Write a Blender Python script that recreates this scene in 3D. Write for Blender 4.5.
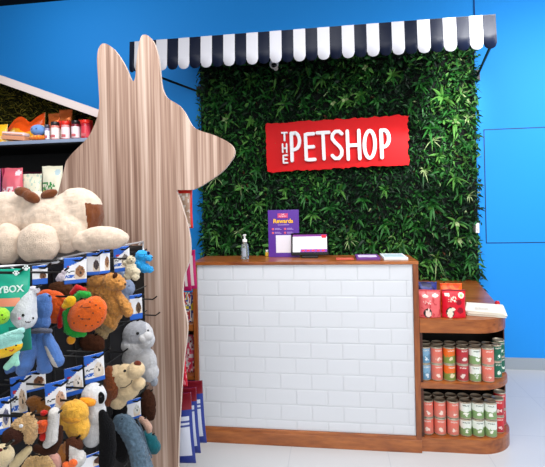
import bpy, bmesh, math, random
import numpy as np
from mathutils import Vector, Matrix, noise
from mathutils.bvhtree import BVHTree
SC = bpy.context.scene
for o in list(bpy.data.objects): bpy.data.objects.remove(o)
COL = SC.collection
PI = math.pi
# ------------------------------------------------------------------ camera
CAM = Vector((.8926, -4.2711, 1.5478)); YAW, PITCH, ROLL, SY, F = .1349, -.0022, -.0222, -27.73, 440.0
FW = Vector((-math.sin(YAW)*math.cos(PITCH), math.cos(YAW)*math.cos(PITCH), math.sin(PITCH)))
R0 = Vector((math.cos(YAW), math.sin(YAW), 0)); U0 = R0.cross(FW)
R2 = R0*math.cos(ROLL) + U0*math.sin(ROLL); U2 = -R0*math.sin(ROLL) + U0*math.cos(ROLL)
cd = bpy.data.cameras.new('camera'); cam = bpy.data.objects.new('camera', cd); COL.objects.link(cam)
cd.sensor_fit = 'HORIZONTAL'; cd.sensor_width = 36; cd.lens = 36*F/545; cd.shift_y = SY/545
cd.clip_start = .05
m = Matrix((R2, U2, -FW)).transposed().to_4x4(); m.translation = CAM; cam.matrix_world = m
SC.camera = cam
# ------------------------------------------------------------------ world and lights
W = bpy.data.worlds.new('world'); SC.world = W; W.use_nodes = True
W.node_tree.nodes['Background'].inputs[0].default_value = (.80, .87, 1, 1)
W.node_tree.nodes['Background'].inputs[1].default_value = .55
def area(name, loc, target, sx, sy, power, col=(1, 1, 1), spread=PI):
    l = bpy.data.lights.new(name, 'AREA'); l.shape = 'RECTANGLE'; l.size = sx; l.size_y = sy; l.energy = power; l.color = col; l.spread = spread
    o = bpy.data.objects.new(name, l); COL.objects.link(o); o.location = loc
    o.rotation_euler = (Vector(target)-Vector(loc)).to_track_quat('-Z', 'Y').to_euler(); return o
def spot(name, loc, target, power, ang, blend=.6, r=.06, col=(1, 1, 1)):
    l = bpy.data.lights.new(name, 'SPOT'); l.energy = power; l.spot_size = math.radians(ang); l.spot_blend = blend; l.shadow_soft_size = r; l.color = col
    o = bpy.data.objects.new(name, l); COL.objects.link(o); o.location = loc
    o.rotation_euler = (Vector(target)-Vector(loc)).to_track_quat('-Z', 'Y').to_euler(); return o
area('ceiling_panel_light', (.9, -2.9, 3.12), (.9, -2.7, 0), 3.2, 1.2, 92)
area('front_fill_light', (1.6, -6.4, 2.3), (.8, 0, 1.2), 4.0, 1.6, 112, (1, .99, .97))  # big soft fill added behind the camera, not a real fixture
area('side_panel_light', (3.3, -1.6, 3.0), (2.7, -.3, .8), 1.2, .8, 66)
area('left_wall_fill', (-1.5, -1.2, 3.55), (-1.1, 0, 2.2), 1.4, .5, 10)  # unseen light added to brighten the upper left wall
spot('track_spot_valance', (2.65, -3.2, 3.5), (2.0, -1.1, 2.74), 950, 24, 1, .12)
spot('toys_spot', (1.3, -3.4, 3.2), (.1, -2.8, 1.0), 36, 60, .8)  # unseen spot aimed at the toys
spot('display_fill_spot', (.25, -3.7, 2.75), (-.85, -1.7, 2.06), 75, 26, .8)  # added spot, set low to brighten the goods and turf under the roof board
spot('greenery_fill_spot', (.9, -2.4, 3.5), (.9, 0, 1.7), 38, 80, 1, .15)  # unseen spot added to light the leaves
VS = SC.view_settings; VS.view_transform = 'Standard'; VS.look = 'None'; VS.gamma = 1; VS.use_curve_mapping = False; VS.exposure = 0.0
# ------------------------------------------------------------------ helpers
def lin(c):
    if isinstance(c, str): c = [int(c[i:i+2], 16)/255 for i in (0, 2, 4)]
    return tuple((x/12.92 if x <= .04045 else ((x+.055)/1.055)**2.4) for x in c)
def ray(px, py): return FW + R2*((px-272.5)/F) - U2*((py-SY-233.5)/F)
def at(px, py, x=None, y=None, z=None):
    d = ray(px, py)
    t = ((x-CAM.x)/d.x) if x is not None else ((y-CAM.y)/d.y) if y is not None else ((z-CAM.z)/d.z)
    return CAM + d*t
def mat(name, col, rough=.5, spec=.5, metal=0, bump=0, bscale=60, vary=0, vscale=8, sheen=0, emit=None, estr=1, trans=0, alpha=None, coat=0, subs=0, ior=1.45):
    M = bpy.data.materials.new(name); M.use_nodes = True; nt = M.node_tree; B = nt.nodes['Principled BSDF']
    c = lin(col)+(1,); B.inputs['Base Color'].default_value = c
    B.inputs['Roughness'].default_value = rough; B.inputs['Metallic'].default_value = metal
    B.inputs['Specular IOR Level'].default_value = spec; B.inputs['Transmission Weight'].default_value = trans; B.inputs['IOR'].default_value = ior
    if sheen: B.inputs['Sheen Weight'].default_value = sheen; B.inputs['Sheen Roughness'].default_value = .5
    if coat: B.inputs['Coat Weight'].default_value = coat; B.inputs['Coat Roughness'].default_value = .12
    if emit: B.inputs['Emission Color'].default_value = lin(emit)+(1,); B.inputs['Emission Strength'].default_value = estr
    tc = nt.nodes.new('ShaderNodeTexCoord')
    if vary:
        n = nt.nodes.new('ShaderNodeTexNoise'); n.inputs['Scale'].default_value = vscale; n.inputs['Detail'].default_value = 5
        nt.links.new(tc.outputs['Object'], n.inputs['Vector'])
        h = nt.nodes.new('ShaderNodeHueSaturation'); h.inputs['Color'].default_value = c
        mr = nt.nodes.new('ShaderNodeMapRange'); mr.inputs[1].default_value = .3; mr.inputs[2].default_value = .7
        mr.inputs[3].default_value = 1-vary; mr.inputs[4].default_value = 1+vary
        nt.links.new(n.outputs[0], mr.inputs[0]); nt.links.new(mr.outputs[0], h.inputs['Value']); nt.links.new(h.outputs[0], B.inputs['Base Color'])
    if bump:
        n = nt.nodes.new('ShaderNodeTexNoise'); n.inputs['Scale'].default_value = bscale; n.inputs['Detail'].default_value = 4
        nt.links.new(tc.outputs['Object'], n.inputs['Vector'])
        b = nt.nodes.new('ShaderNodeBump'); b.inputs['Strength'].default_value = bump; b.inputs['Distance'].default_value = .01
        nt.links.new(n.outputs[0], b.inputs['Height']); nt.links.new(b.outputs[0], B.inputs['Normal'])
    return M
def grain(name, c1, c2, c3, scale=(1, 1, 1), fine=(1, 1, 1), rough=.4, spec=.5, coat=0, p=(.35, .5, .66)):
    """wood: streaky noise stretched along one axis"""
    M = bpy.data.materials.new(name); M.use_nodes = True; nt = M.node_tree; B = nt.nodes['Principled BSDF']; L = nt.links.new
    tc = nt.nodes.new('ShaderNodeTexCoord')
    def nz(s, det):
        mp = nt.nodes.new('ShaderNodeMapping'); mp.inputs['Scale'].default_value = s; L(tc.outputs['Object'], mp.inputs[0])
        n = nt.nodes.new('ShaderNodeTexNoise'); n.inputs['Scale'].default_value = 1; n.inputs['Detail'].default_value = det; L(mp.outputs[0], n.inputs['Vector']); return n
    a, b = nz(scale, 5), nz(fine, 3)
    mx = nt.nodes.new('ShaderNodeMix'); mx.inputs[0].default_value = .45; L(a.outputs[0], mx.inputs[2]); L(b.outputs[0], mx.inputs[3])
    r = nt.nodes.new('ShaderNodeValToRGB'); L(mx.outputs[0], r.inputs[0])
    e = r.color_ramp.elements; e[0].position = p[0]; e[0].color = lin(c1)+(1,); e[1].position = p[2]; e[1].color = lin(c3)+(1,)
    k = e.new(p[1]); k.color = lin(c2)+(1,)
    L(r.outputs[0], B.inputs['Base Color']); B.inputs['Roughness'].default_value = rough; B.inputs['Specular IOR Level'].default_value = spec
    if coat: B.inputs['Coat Weight'].default_value = coat; B.inputs['Coat Roughness'].default_value = .15
    return M
_mc = {}
def pm(col, rough=.55, **k):
    """plain print / plastic colour, cached"""
    key = (col, rough, tuple(sorted(k.items())))
    if key not in _mc: _mc[key] = mat('paint_'+str(len(_mc)), col, rough, **k)
    return _mc[key]
def fur(col, v=.1):
    key = ('fur', col)
    if key not in _mc: c_ = tuple(x*(.93 if min(col) > .6 else 1) for x in col); _mc[key] = mat('plush_'+str(len(_mc)), c_, .95, .15, bump=.6, bscale=420, vary=v, vscale=70, sheen=.2 if max(col) > .35 else .02)
    return _mc[key]
def tag(o, label=None, cat=None, group=None, kind=None):
    if label: o['label'] = label
    if cat: o['category'] = cat
    if group: o['group'] = group
    if kind: o['kind'] = kind
    return o
def empty(name, loc, label=None, cat=None, group=None, rz=0):
    o = bpy.data.objects.new(name, None); COL.objects.link(o); o.location = loc; o.rotation_euler = (0, 0, rz); o.empty_display_size = .05
    return tag(o, label, cat, group)
class MB:
    def __init__(s): s.v = []; s.f = []; s.m = []; s.sm = []
    def add(s, vs, fs, mi=0, M=None, smooth=False):
        b = len(s.v)
        s.v += [tuple(M @ Vector(v)) if M is not None else tuple(v) for v in vs]
        s.f += [tuple(b+i for i in f) for f in fs]
        s.m += [mi]*len(fs) if isinstance(mi, int) else list(mi); s.sm += [smooth]*len(fs); return s
    def box(s, a, b, mi=0, M=None, bev=0):
        x0, y0, z0 = a; x1, y1, z1 = b
        if bev:
            bm = bmesh.new(); bmesh.ops.create_cube(bm, size=1)
            for v in bm.verts: v.co = Vector(((x0+x1)/2+v.co.x*(x1-x0), (y0+y1)/2+v.co.y*(y1-y0), (z0+z1)/2+v.co.z*(z1-z0)))
            bmesh.ops.bevel(bm, geom=bm.edges[:], offset=bev, segments=2, affect='EDGES', profile=.5)
            bm.verts.index_update(); s.add([v.co[:] for v in bm.verts], [[v.index for v in f.verts] for f in bm.faces], mi, M); bm.free(); return s
        vs = [(x0, y0, z0), (x1, y0, z0), (x1, y1, z0), (x0, y1, z0), (x0, y0, z1), (x1, y0, z1), (x1, y1, z1), (x0, y1, z1)]
        return s.add(vs, [(0, 3, 2, 1), (4, 5, 6, 7), (0, 1, 5, 4), (1, 2, 6, 5), (2, 3, 7, 6), (3, 0, 4, 7)], mi, M)
    def tube(s, pts, r, n=8, mi=0, M=None, flat=1.0):
        pts = [Vector(p) for p in pts]; vs = []; fs = []
        rr = r if isinstance(r, (list, tuple)) else [r]*len(pts)
        prev = None
        for i, p in enumerate(pts):
            d = (pts[min(i+1, len(pts)-1)]-pts[max(i-1, 0)]).normalized()
            up = Vector((0, 1, 0)) if abs(d.y) < .9 else Vector((1, 0, 0))
            a = d.cross(up).normalized(); b = a.cross(d)
            for k in range(n):
                t = 2*PI*k/n; vs.append(p+a*math.cos(t)*rr[i]+b*math.sin(t)*rr[i]*flat)
        for i in range(len(pts)-1):
            for k in range(n):
                fs.append((i*n+k, i*n+(k+1) % n, (i+1)*n+(k+1) % n, (i+1)*n+k))
        fs.append(tuple(range(n))); fs.append(tuple((len(pts)-1)*n+k for k in range(n))[::-1])
        return s.add(vs, fs, mi, M, True)
    def lathe(s, prof, n=24, mi=0, c=(0, 0, 0), M=None, smooth=True):
        vs = []; fs = []
        for r, z in prof:
            for k in range(n): t = 2*PI*k/n; vs.append((c[0]+r*math.cos(t), c[1]+r*math.sin(t), c[2]+z))
        for i in range(len(prof)-1):
            for k in range(n): fs.append((i*n+k, i*n+(k+1) % n, (i+1)*n+(k+1) % n, (i+1)*n+k))
        fs.append(tuple(range(n))[::-1]); fs.append(tuple((len(prof)-1)*n+k for k in range(n)))
        return s.add(vs, fs, mi, M, smooth)
    def prism(s, poly, y0, y1, mi=0, side=None, M=None):
        """poly in (x, z), front at y0"""
        n = len(poly); A = sum(poly[i][0]*poly[(i+1) % n][1]-poly[(i+1) % n][0]*poly[i][1] for i in range(n))
        if A < 0: poly = poly[::-1]
        vs = [(x, y0, z) for x, z in poly]+[(x, y1, z) for x, z in poly]
        fs = [tuple(range(n)), tuple(range(2*n-1, n-1, -1))]; ms = [mi, mi]
        for i in range(n): fs.append((i, n+i, n+(i+1) % n, (i+1) % n)); ms.append(mi if side is None else side)
        return s.add(vs, fs, ms, M)
    def slab(s, poly, z0, z1, mi=0, side=None, M=None):
        n = len(poly); A = sum(poly[i][0]*poly[(i+1) % n][1]-poly[(i+1) % n][0]*poly[i][1] for i in range(n))
        if A < 0: poly = poly[::-1]
        vs = [(x, y, z0) for x, y in poly]+[(x, y, z1) for x, y in poly]
        fs = [tuple(range(n))[::-1], tuple(range(n, 2*n))]; ms = [mi, mi]
        for i in range(n): fs.append((i, (i+1) % n, n+(i+1) % n, n+i)); ms.append(mi if side is None else side)
        return s.add(vs, fs, ms, M)
    def ball(s, c, r, mi=0, seg=16, rings=10, M=None):
        r = (r, r, r) if not isinstance(r, (list, tuple)) else r
        prof = [(max(1e-4, math.sin(PI*i/rings)), -math.cos(PI*i/rings)) for i in range(rings+1)]
        vs = []; fs = []
        for a, z in prof:
            for k in range(seg): t = 2*PI*k/seg; vs.append((c[0]+r[0]*a*math.cos(t), c[1]+r[1]*a*math.sin(t), c[2]+r[2]*z))
        for i in range(rings):
            for k in range(seg): fs.append((i*seg+k, i*seg+(k+1) % seg, (i+1)*seg+(k+1) % seg, (i+1)*seg+k))
        return s.add(vs, fs, mi, M, True)
    def build(s, name, mats, parent=None, loc=None):
        me = bpy.data.meshes.new(name); me.from_pydata(s.v, [], s.f)
        for x in (mats if isinstance(mats, (list, tuple)) else [mats]): me.materials.append(x)
        me.polygons.foreach_set('material_index', s.m); me.polygons.foreach_set('use_smooth', s.sm); me.update()
        o = bpy.data.objects.new(name, me); COL.objects.link(o)
        if parent: o.parent = parent
        if loc: o.location = loc
        return o
def text_obj(name, body, size, M, depth, material, parent=None, align='CENTER', bold=0, sx=1):
    c = bpy.data.curves.new(name, 'FONT'); c.body = body; c.size = size; c.extrude = depth; c.align_x = align; c.align_y = 'CENTER'; c.offset = bold; c.resolution_u = 3
    t = bpy.data.objects.new(name, c); COL.objects.link(t)
    dg = bpy.context.evaluated_depsgraph_get(); me = bpy.data.meshes.new_from_object(t.evaluated_get(dg))
    bpy.data.objects.remove(t)
    me.transform(M @ Matrix.Rotation(PI/2, 4, 'X') @ Matrix.Diagonal((sx, 1, 1, 1)))
    me.materials.clear(); me.materials.append(material)
    o = bpy.data.objects.new(name, me); COL.objects.link(o)
    if parent: o.parent = parent
    return o
def T(x, y, z): return Matrix.Translation((x, y, z))
# ------------------------------------------------------------------ shared materials
M_blue = mat('blue_wall_paint', (.145, .575, .92), .6, .2)
M_woodo = grain('oiled_wood', (.47, .235, .09), (.60, .33, .14), (.70, .41, .19), (3, 14, 14), (12, 60, 60), .32, .5, .25)
M_woodv = grain('oiled_wood_upright', (.42, .21, .085), (.55, .29, .125), (.63, .36, .16), (14, 14, 2), (60, 60, 8), .35, .5, .2)
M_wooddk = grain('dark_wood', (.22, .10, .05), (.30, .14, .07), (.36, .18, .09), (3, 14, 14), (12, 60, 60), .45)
M_black = mat('black_metal', (.045, .045, .05), .45)
M_blackp = mat('black_panel', (.035, .033, .036), .7, .3)
M_chrome = mat('chrome_wire', (.84, .85, .87), .35, metal=.3)
M_white = mat('white_plastic', (.92, .92, .91), .4)
# ------------------------------------------------------------------ structure
def struct(name, mb, mats): return tag(mb.build(name, mats), kind='structure')
def floor_mat():
    M = mat('floor_tile', (.80, .80, .81), .28, .5); nt = M.node_tree; B = nt.nodes['Principled BSDF']
    tc = nt.nodes.new('ShaderNodeTexCoord'); b = nt.nodes.new('ShaderNodeTexBrick'); nt.links.new(tc.outputs['Object'], b.inputs['Vector'])
    b.offset = 0; b.inputs['Scale'].default_value = 1; b.inputs['Brick Width'].default_value = .6; b.inputs['Row Height'].default_value = .6; b.inputs['Mortar Size'].default_value = .003
    b.inputs['Color1'].default_value = lin((.775, .78, .79))+(1,); b.inputs['Color2'].default_value = lin((.765, .77, .782))+(1,); b.inputs['Mortar'].default_value = lin((.72, .73, .75))+(1,)
    nt.links.new(b.outputs[0], B.inputs['Base Color']); return M
struct('floor', MB().box((-6, -9, -.1), (7, .1, 0)), floor_mat())
struct('wall_back', MB().box((-6, 0, 0), (7, .1, 3.9)), M_blue)
struct('ceiling', MB().box((-6, -9, 3.73), (7, .1, 3.85)), mat('black_ceiling', (.03, .03, .035), .9, .2))
struct('baseboard_back', MB().box((-6, -.015, 0), (7, 0, .105)), mat('grey_skirting', (.62, .66, .70), .4))
# flush panel outline on the right of the wall: three thin grooves
mb = MB(); mb.box((2.285, -.003, 1.153), (2.292, 0, 2.195)); mb.box((2.285, -.003, 2.19), (4.2, 0, 2.197)); mb.box((2.285, -.003, 1.15), (4.2, 0, 1.157))
struct('trim_1', mb, pm((.03, .17, .38)))
struct('trim_2', MB().box((2.222, -.012, 2.9), (2.228, 0, 3.73)), pm((.02, .2, .48)))
# ------------------------------------------------------------------ living wall
random.seed(5)
LX0, LX1, LZ1 = -.38, 2.21, 3.02
lw = empty('green_wall', (.92, -.03, 0), 'tall panel of dense artificial green foliage on the blue wall behind the counter', 'green wall')
def child(o, root):
    o.parent = root; o.matrix_parent_inverse = root.matrix_basis.inverted(); return o
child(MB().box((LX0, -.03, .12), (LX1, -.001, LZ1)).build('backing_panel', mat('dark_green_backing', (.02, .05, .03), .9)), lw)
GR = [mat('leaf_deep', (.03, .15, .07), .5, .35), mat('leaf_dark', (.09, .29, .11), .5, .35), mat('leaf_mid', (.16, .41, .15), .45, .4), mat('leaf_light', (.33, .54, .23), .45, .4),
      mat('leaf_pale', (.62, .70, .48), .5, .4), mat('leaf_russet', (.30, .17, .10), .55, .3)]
def leaf(mb, base, d, side, L, w, droop, mi, n=3):
    """folded curved blade"""
    d = d.normalized(); side = (side-d*side.dot(d)).normalized(); nrm = side.cross(d)
    vs = []; fs = []
    for i in range(n+1):
        t = i/n; p = base+d*(L*t)+Vector((0, 0, -droop*L*t*t)); ww = w*math.sin(PI*(.12+.88*t)**.8)*.5+(0.0004)
        vs += [p-side*ww, p-nrm*ww*.35, p+side*ww]
    for i in range(n):
        a = i*3; fs += [(a, a+1, a+4, a+3), (a+1, a+2, a+5, a+4)]
    mb.add(vs, fs, mi, None, False)
mb = MB(); rnd = random.random
def rv(): return Vector((random.uniform(-1, 1), random.uniform(-1, .15), random.uniform(-1, 1)))
for i in range(21000):
    x = random.uniform(LX0-.015, LX1+.01); z = random.uniform(.75, LZ1)
    pn = noise.noise(Vector((x*2.2, 0, z*2.2)))
    q = noise.noise(Vector((x*9, 3, z*9)))
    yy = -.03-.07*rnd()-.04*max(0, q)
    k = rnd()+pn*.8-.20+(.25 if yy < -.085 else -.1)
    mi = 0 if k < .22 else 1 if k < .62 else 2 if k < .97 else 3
    if rnd() < .006: mi = 4
    if rnd() < .006+.05*max(0, noise.noise(Vector((x*3, 7, z*3)))-.25): mi = 5
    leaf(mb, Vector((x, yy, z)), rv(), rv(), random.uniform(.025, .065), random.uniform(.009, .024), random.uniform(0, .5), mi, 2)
for i in range(900):
    x = random.uniform(LX0, LX1-.02); z = random.uniform(.8, LZ1-.03)
    if .19 < x < 1.69 and 1.76 < z < 2.43: continue
    leaf(mb, Vector((x, -.085-.04*rnd(), z)), rv(), rv(), random.uniform(.05, .095), random.uniform(.02, .036), random.uniform(.1, .5), random.choice([0, 1, 1, 2, 2, 3]), 3)
fo = mb.build('foliage', GR); child(fo, lw); fo['kind'] = 'stuff'
def rosette(x, z, R, nb, col, w=.013, up=.0, cen=None):
    mb = MB(); a0 = rnd()*6
    for k in range(nb):
        a = a0+2*PI*k/nb+random.uniform(-.45, .45)
        d = Vector((math.cos(a), -.3-.9*rnd(), math.sin(a)+up))
        leaf(mb, Vector((x, -.08, z)), d, Vector((-math.sin(a), 0, math.cos(a))), R*random.uniform(.5, 1.2), w*random.uniform(.8, 1.3), random.uniform(.15, .5), 0 if rnd() < .75 else 1, 4)
    if cen:
        for k in range(4):
            a = rnd()*6.3; leaf(mb, Vector((x, -.1, z)), Vector((math.cos(a), -1, math.sin(a))), Vector((-math.sin(a), 0, math.cos(a))), R*.4, w, .2, 2, 3)
    c = {'l': 3, 'm': 2, 'p': 4}[col]
    child(mb.build('leaf_rosette', [GR[c], GR[max(c-1, 1)], GR[4]]), lw)
RP = [(238, 232, .10, 'p', 1), (284, 103, .13, 'l', 0), (265, 95, .1, 'm', 0), (222, 85, .1, 'l', 0), (268, 130, .08, 'm', 0), (226, 120, .13, 'l', 1), (215, 178, .12, 'p', 0), (240, 187, .11, 'p', 0),
      (322, 78, .12, 'l', 0), (345, 100, .12, 'l', 1), (333, 103, .1, 'm', 1), (392, 75, .15, 'l', 0), (420, 85, .13, 'm', 0), (443, 97, .16, 'l', 0), (365, 68, .11, 'l', 1), (455, 122, .13, 'l', 1), (430, 128, .13, 'm', 0),
      (462, 93, .1, 'p', 0), (468, 118, .08, 'p', 0), (433, 140, .13, 'p', 0), (440, 155, .12, 'l', 0), (424, 170, .1, 'p', 0), (455, 178, .15, 'l', 0), (470, 195, .08, 'p', 0), (457, 222, .12, 'l', 1), (458, 240, .12, 'l', 1),
      (432, 205, .15, 'm', 0), (437, 258, .13, 'p', 0), (428, 262, .1, 'l', 0), (470, 262, .1, 'm', 0), (418, 195, .1, 'm', 0), (415, 230, .12, 'm', 0), (385, 190, .12, 'l', 0), (362, 200, .1, 'm', 0), (340, 190, .11, 'l', 0),
      (330, 208, .12, 'm', 0), (350, 232, .11, 'l', 0), (385, 225, .12, 'm', 0), (400, 245, .12, 'l', 0), (372, 247, .1, 'm', 0), (349, 240, .1, 'p', 0), (305, 195, .11, 'm', 0), (312, 215, .12, 'l', 0), (285, 190, .1, 'l', 0),
      (258, 205, .12, 'l', 0), (222, 205, .1, 'm', 0), (216, 235, .12, 'l', 0), (228, 245, .1, 'm', 0), (245, 150, .12, 'm', 0), (232, 100, .1, 'm', 0), (250, 78, .11, 'l', 0), (300, 75, .1, 'm', 0), (303, 105, .11, 'm', 0),
      (360, 95, .1, 'l', 0), (378, 100, .09, 'm', 0), (410, 108, .1, 'm', 0), (420, 245, .1, 'm', 0), (468, 145, .09, 'm', 0), (470, 235, .08, 'm', 0), (250, 120, .1, 'l', 0), (212, 150, .1, 'm', 0), (215, 105, .1, 'm', 0), (256, 170, .1, 'm', 0), (290, 240, .1, 'l', 0)]
for px, py, R, c, ce in RP:
    p = at(px, py, y=-.1); rosette(p.x, p.z, R, random.randint(6, 9) if c != 'p' else 11, c, .021 if c != 'p' else .008, .1, ce)
# ------------------------------------------------------------------ red shop sign
sg = empty('shop_sign', (.935, -.16, 1.85), 'red jagged sign with raised white lettering mounted on the green wall', 'sign')
poly = []
def edge(a, b, n, amp):
    for i in range(n):
        t = i/n; x = a[0]+(b[0]-a[0])*t; z = a[1]+(b[1]-a[1])*t
        poly.append((x+random.uniform(-amp, amp), z+random.uniform(-amp, amp)))
edge((.283, 2.315), (1.565, 2.335), 46, .0085); edge((1.585, 2.33), (1.59, 1.895), 16, .010); edge((1.585, 1.885), (.30, 1.855), 46, .0085); edge((.292, 1.86), (.283, 2.31), 14, .005)
child(MB().prism(poly, -.16, -.13, 0, 0).build('sign_board', mat('red_acrylic', (.86, .045, .075), .5, .2)), sg)
M_let = mat('white_acrylic_letter', (.95, .95, .96), .3)
def P(px, py): q = at(px, py, y=-.19); return (q.x, q.z)
def letter(strokes, r, name='letter'):
    mb = MB()
    for si, st in enumerate(strokes):
        so = .0012*si
        pts = [P(*p) for p in st]; dense = []
        for i in range(len(pts)-1):
            a, b = pts[i], pts[i+1]; n = 5
            dense += [(a[0]+(b[0]-a[0])*k/n, a[1]+(b[1]-a[1])*k/n) for k in range(n)]
        dense.append(pts[-1])
        # ribbon with round ends
        L = []; Rr = []
        for i, p in enumerate(dense):
            a = Vector(dense[max(i-1, 0)]); b = Vector(dense[min(i+1, len(dense)-1)]); d = (b-a).normalized(); nn = Vector((-d.y, d.x))*r
            L.append((p[0]+nn.x, p[1]+nn.y)); Rr.append((p[0]-nn.x, p[1]-nn.y))
        for i in range(len(dense)-1): mb.prism([L[i], L[i+1], Rr[i+1], Rr[i]], -.2-so, -.16)
        for ei, e in enumerate((dense[0], dense[-1])): mb.prism([(e[0]+r*math.cos(t*PI/6), e[1]+r*math.sin(t*PI/6)) for t in range(12)], -.2003-so-.0003*ei, -.1599-.0001*ei)
    child(mb.build(name, M_let), sg)
def arc(cx, cy, rx, ry, a0, a1, n=14): return [(cx+rx*math.cos(math.radians(a0+(a1-a0)*i/n)), cy-ry*math.sin(math.radians(a0+(a1-a0)*i/n))) for i in range(n+1)]
letter([[(281.8, 133), (287, 132.7)], [(284.4, 133), (284.6, 140.5)]], .0075)
letter([[(282.6, 144.2), (282.8, 152.3)], [(286.6, 144), (286.8, 152.2)], [(282.8, 148.3), (286.6, 148.2)]], .0065)
letter([[(287.3, 155.3), (283.3, 155.5), (283.6, 163), (287.6, 162.8)], [(283.5, 159.2), (286.8, 159.1)]], .0068)
R_ = .0155
letter([[(291.2, 133.3), (292.2, 160.6)], [(291.2, 133.6)]+arc(294.5, 141.2, 5.0, 8.3, 80, -85)+[(292.3, 150.2)]], R_)
letter([[(313.6, 133.8), (305.4, 134.2), (306.4, 160.0), (315.0, 159.4)], [(306, 147.2), (313.6, 146.8)]], R_)
letter([[(317.2, 133), (328.8, 132.4)], [(322.9, 133), (324.1, 158.8)]], R_)
letter([[(341.8, 133.8), (339, 131.4), (335.2, 131.6), (332.4, 134.6), (332.2, 138.6), (335, 142.4), (339.6, 146.6), (341.9, 150.4), (341.6, 155), (338.8, 158.4), (335, 158.4), (332.3, 155.6)]], R_)
letter([[(347.2, 131.2), (348.3, 159.3)], [(358.7, 130.6), (359.8, 158.6)], [(347.9, 145.5), (359.2, 145)]], R_)
letter([arc(369.7, 144.4, 5.3, 13.6, 90, 450, 26)], R_)
letter([[(380.9, 130.2), (382.0, 157.6)], [(380.9, 130.4)]+arc(383.6, 138.4, 5.3, 8.4, 80, -85)+[(381.4, 147.4)]], R_)
# ------------------------------------------------------------------ striped awning
AW = empty('striped_awning', (.7, -.02, 2.6), 'navy and white striped awning with scalloped edge above the green wall', 'awning')
M_cw = mat('white_awning_fabric', (.80, .80, .83), .75, .3, bump=.2, bscale=500); M_cn = mat('navy_awning_fabric', (.05, .08, .16), .38, .2, bump=.1, bscale=500)
AX0, AX1, AY, AZ = -.605, 2.02, -1.1, 2.806; sw = (AX1+.565)/30; xs = [AX0, -.565]+[-.565+sw*(i+1) for i in range(30)]
mb = MB()
for i in range(len(xs)-1):
    a, b = xs[i], xs[i+1]; w = b-a; mi = 1 if i % 2 == 0 else 0; n = 10; vs = []; fs = []
    sc = .045 if i else .03
    for k in range(n+1):
        t = k/n; x = a+w*t; bow = -.002*math.sin(PI*t)
        zb = AZ-.235+sc*(1-math.sqrt(max(0, 1-(2*t-1)**2)))*.9
        for y0, zz in ((0, AZ), (bow-.004, AZ-.05), (bow-.012, AZ-.13), (bow-.016, zb)): vs.append((x, AY+y0, zz))
        for y0, zz in ((0, AZ), (bow-.004, AZ-.05), (bow-.012, AZ-.13), (bow-.016, zb)): vs.append((x, AY+y0+.003, zz))
    for k in range(n):
        for j in range(3):
            p = k*8+j; fs.append((p, p+1, p+9, p+8)); p += 4; fs.append((p+8, p+9, p+1, p))
        p = k*8+3; fs.append((p, p+4, p+12, p+8))
    mb.add(vs, fs, mi, None, True)
child(mb.build('valance', [M_cw, M_cn]), AW)
mb = MB()
for i in range(len(xs)-1): mb.slab([(xs[i], AY), (xs[i+1], AY), (xs[i+1], -.01), (xs[i], -.01)], 0, .003, 1 if i % 2 == 0 else 0)
mb.v = [(x, y, z+AZ+(y-AY)*.27) for x, y, z in mb.v]
child(mb.build('canopy', [M_cw, M_cn]), AW)
child(MB().tube([(AX0+.01, AY+.022, AZ-.02), (AX1-.01, AY+.022, AZ-.02)], .013).build('front_bar', M_black), AW)
for (x, xw) in ((AX0+.03, -.40), (AX1-.02, 2.235)):
    mb = MB(); mb.tube([(x, AY+.03, AZ-.19), (xw, -.02, 2.69)], .011); mb.ball((x, AY+.03, AZ-.19), .024); mb.box((xw-.02, -.03, 2.64), (xw+.02, 0, 2.74))
    mb.tube([(x, AY+.03, AZ-.19), (x, AY+.022, AZ-.02)], .008)
    child(mb.build('support_arm', M_black), AW)
# security camera and switch
c = at(274, 65, y=-.26); sc_ = empty('security_camera', c, 'small white dome security camera among the leaves below the awning', 'camera')
mb = MB(); mb.tube([(0, .14, .01), (0, .0, .01)], .022, 12); mb.ball((0, 0, .01), (.044, .045, .046)); mb.build('camera_housing', M_white, sc_)
MB().ball((.004, -.034, -.012), (.026, .018, .022)).build('lens', pm((.02, .02, .025), .1), sc_)
c = at(477.3, 228, y=-.11); o = MB().box((-.016, -.01, -.045), (.016, .09, .045), bev=.004); o.box((-.007, -.014, -.02), (.007, -.008, .02), bev=.002)
tag(o.build('wall_switch', M_white, None, c), 'small white switch box at the right edge of the green wall', 'switch')
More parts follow.
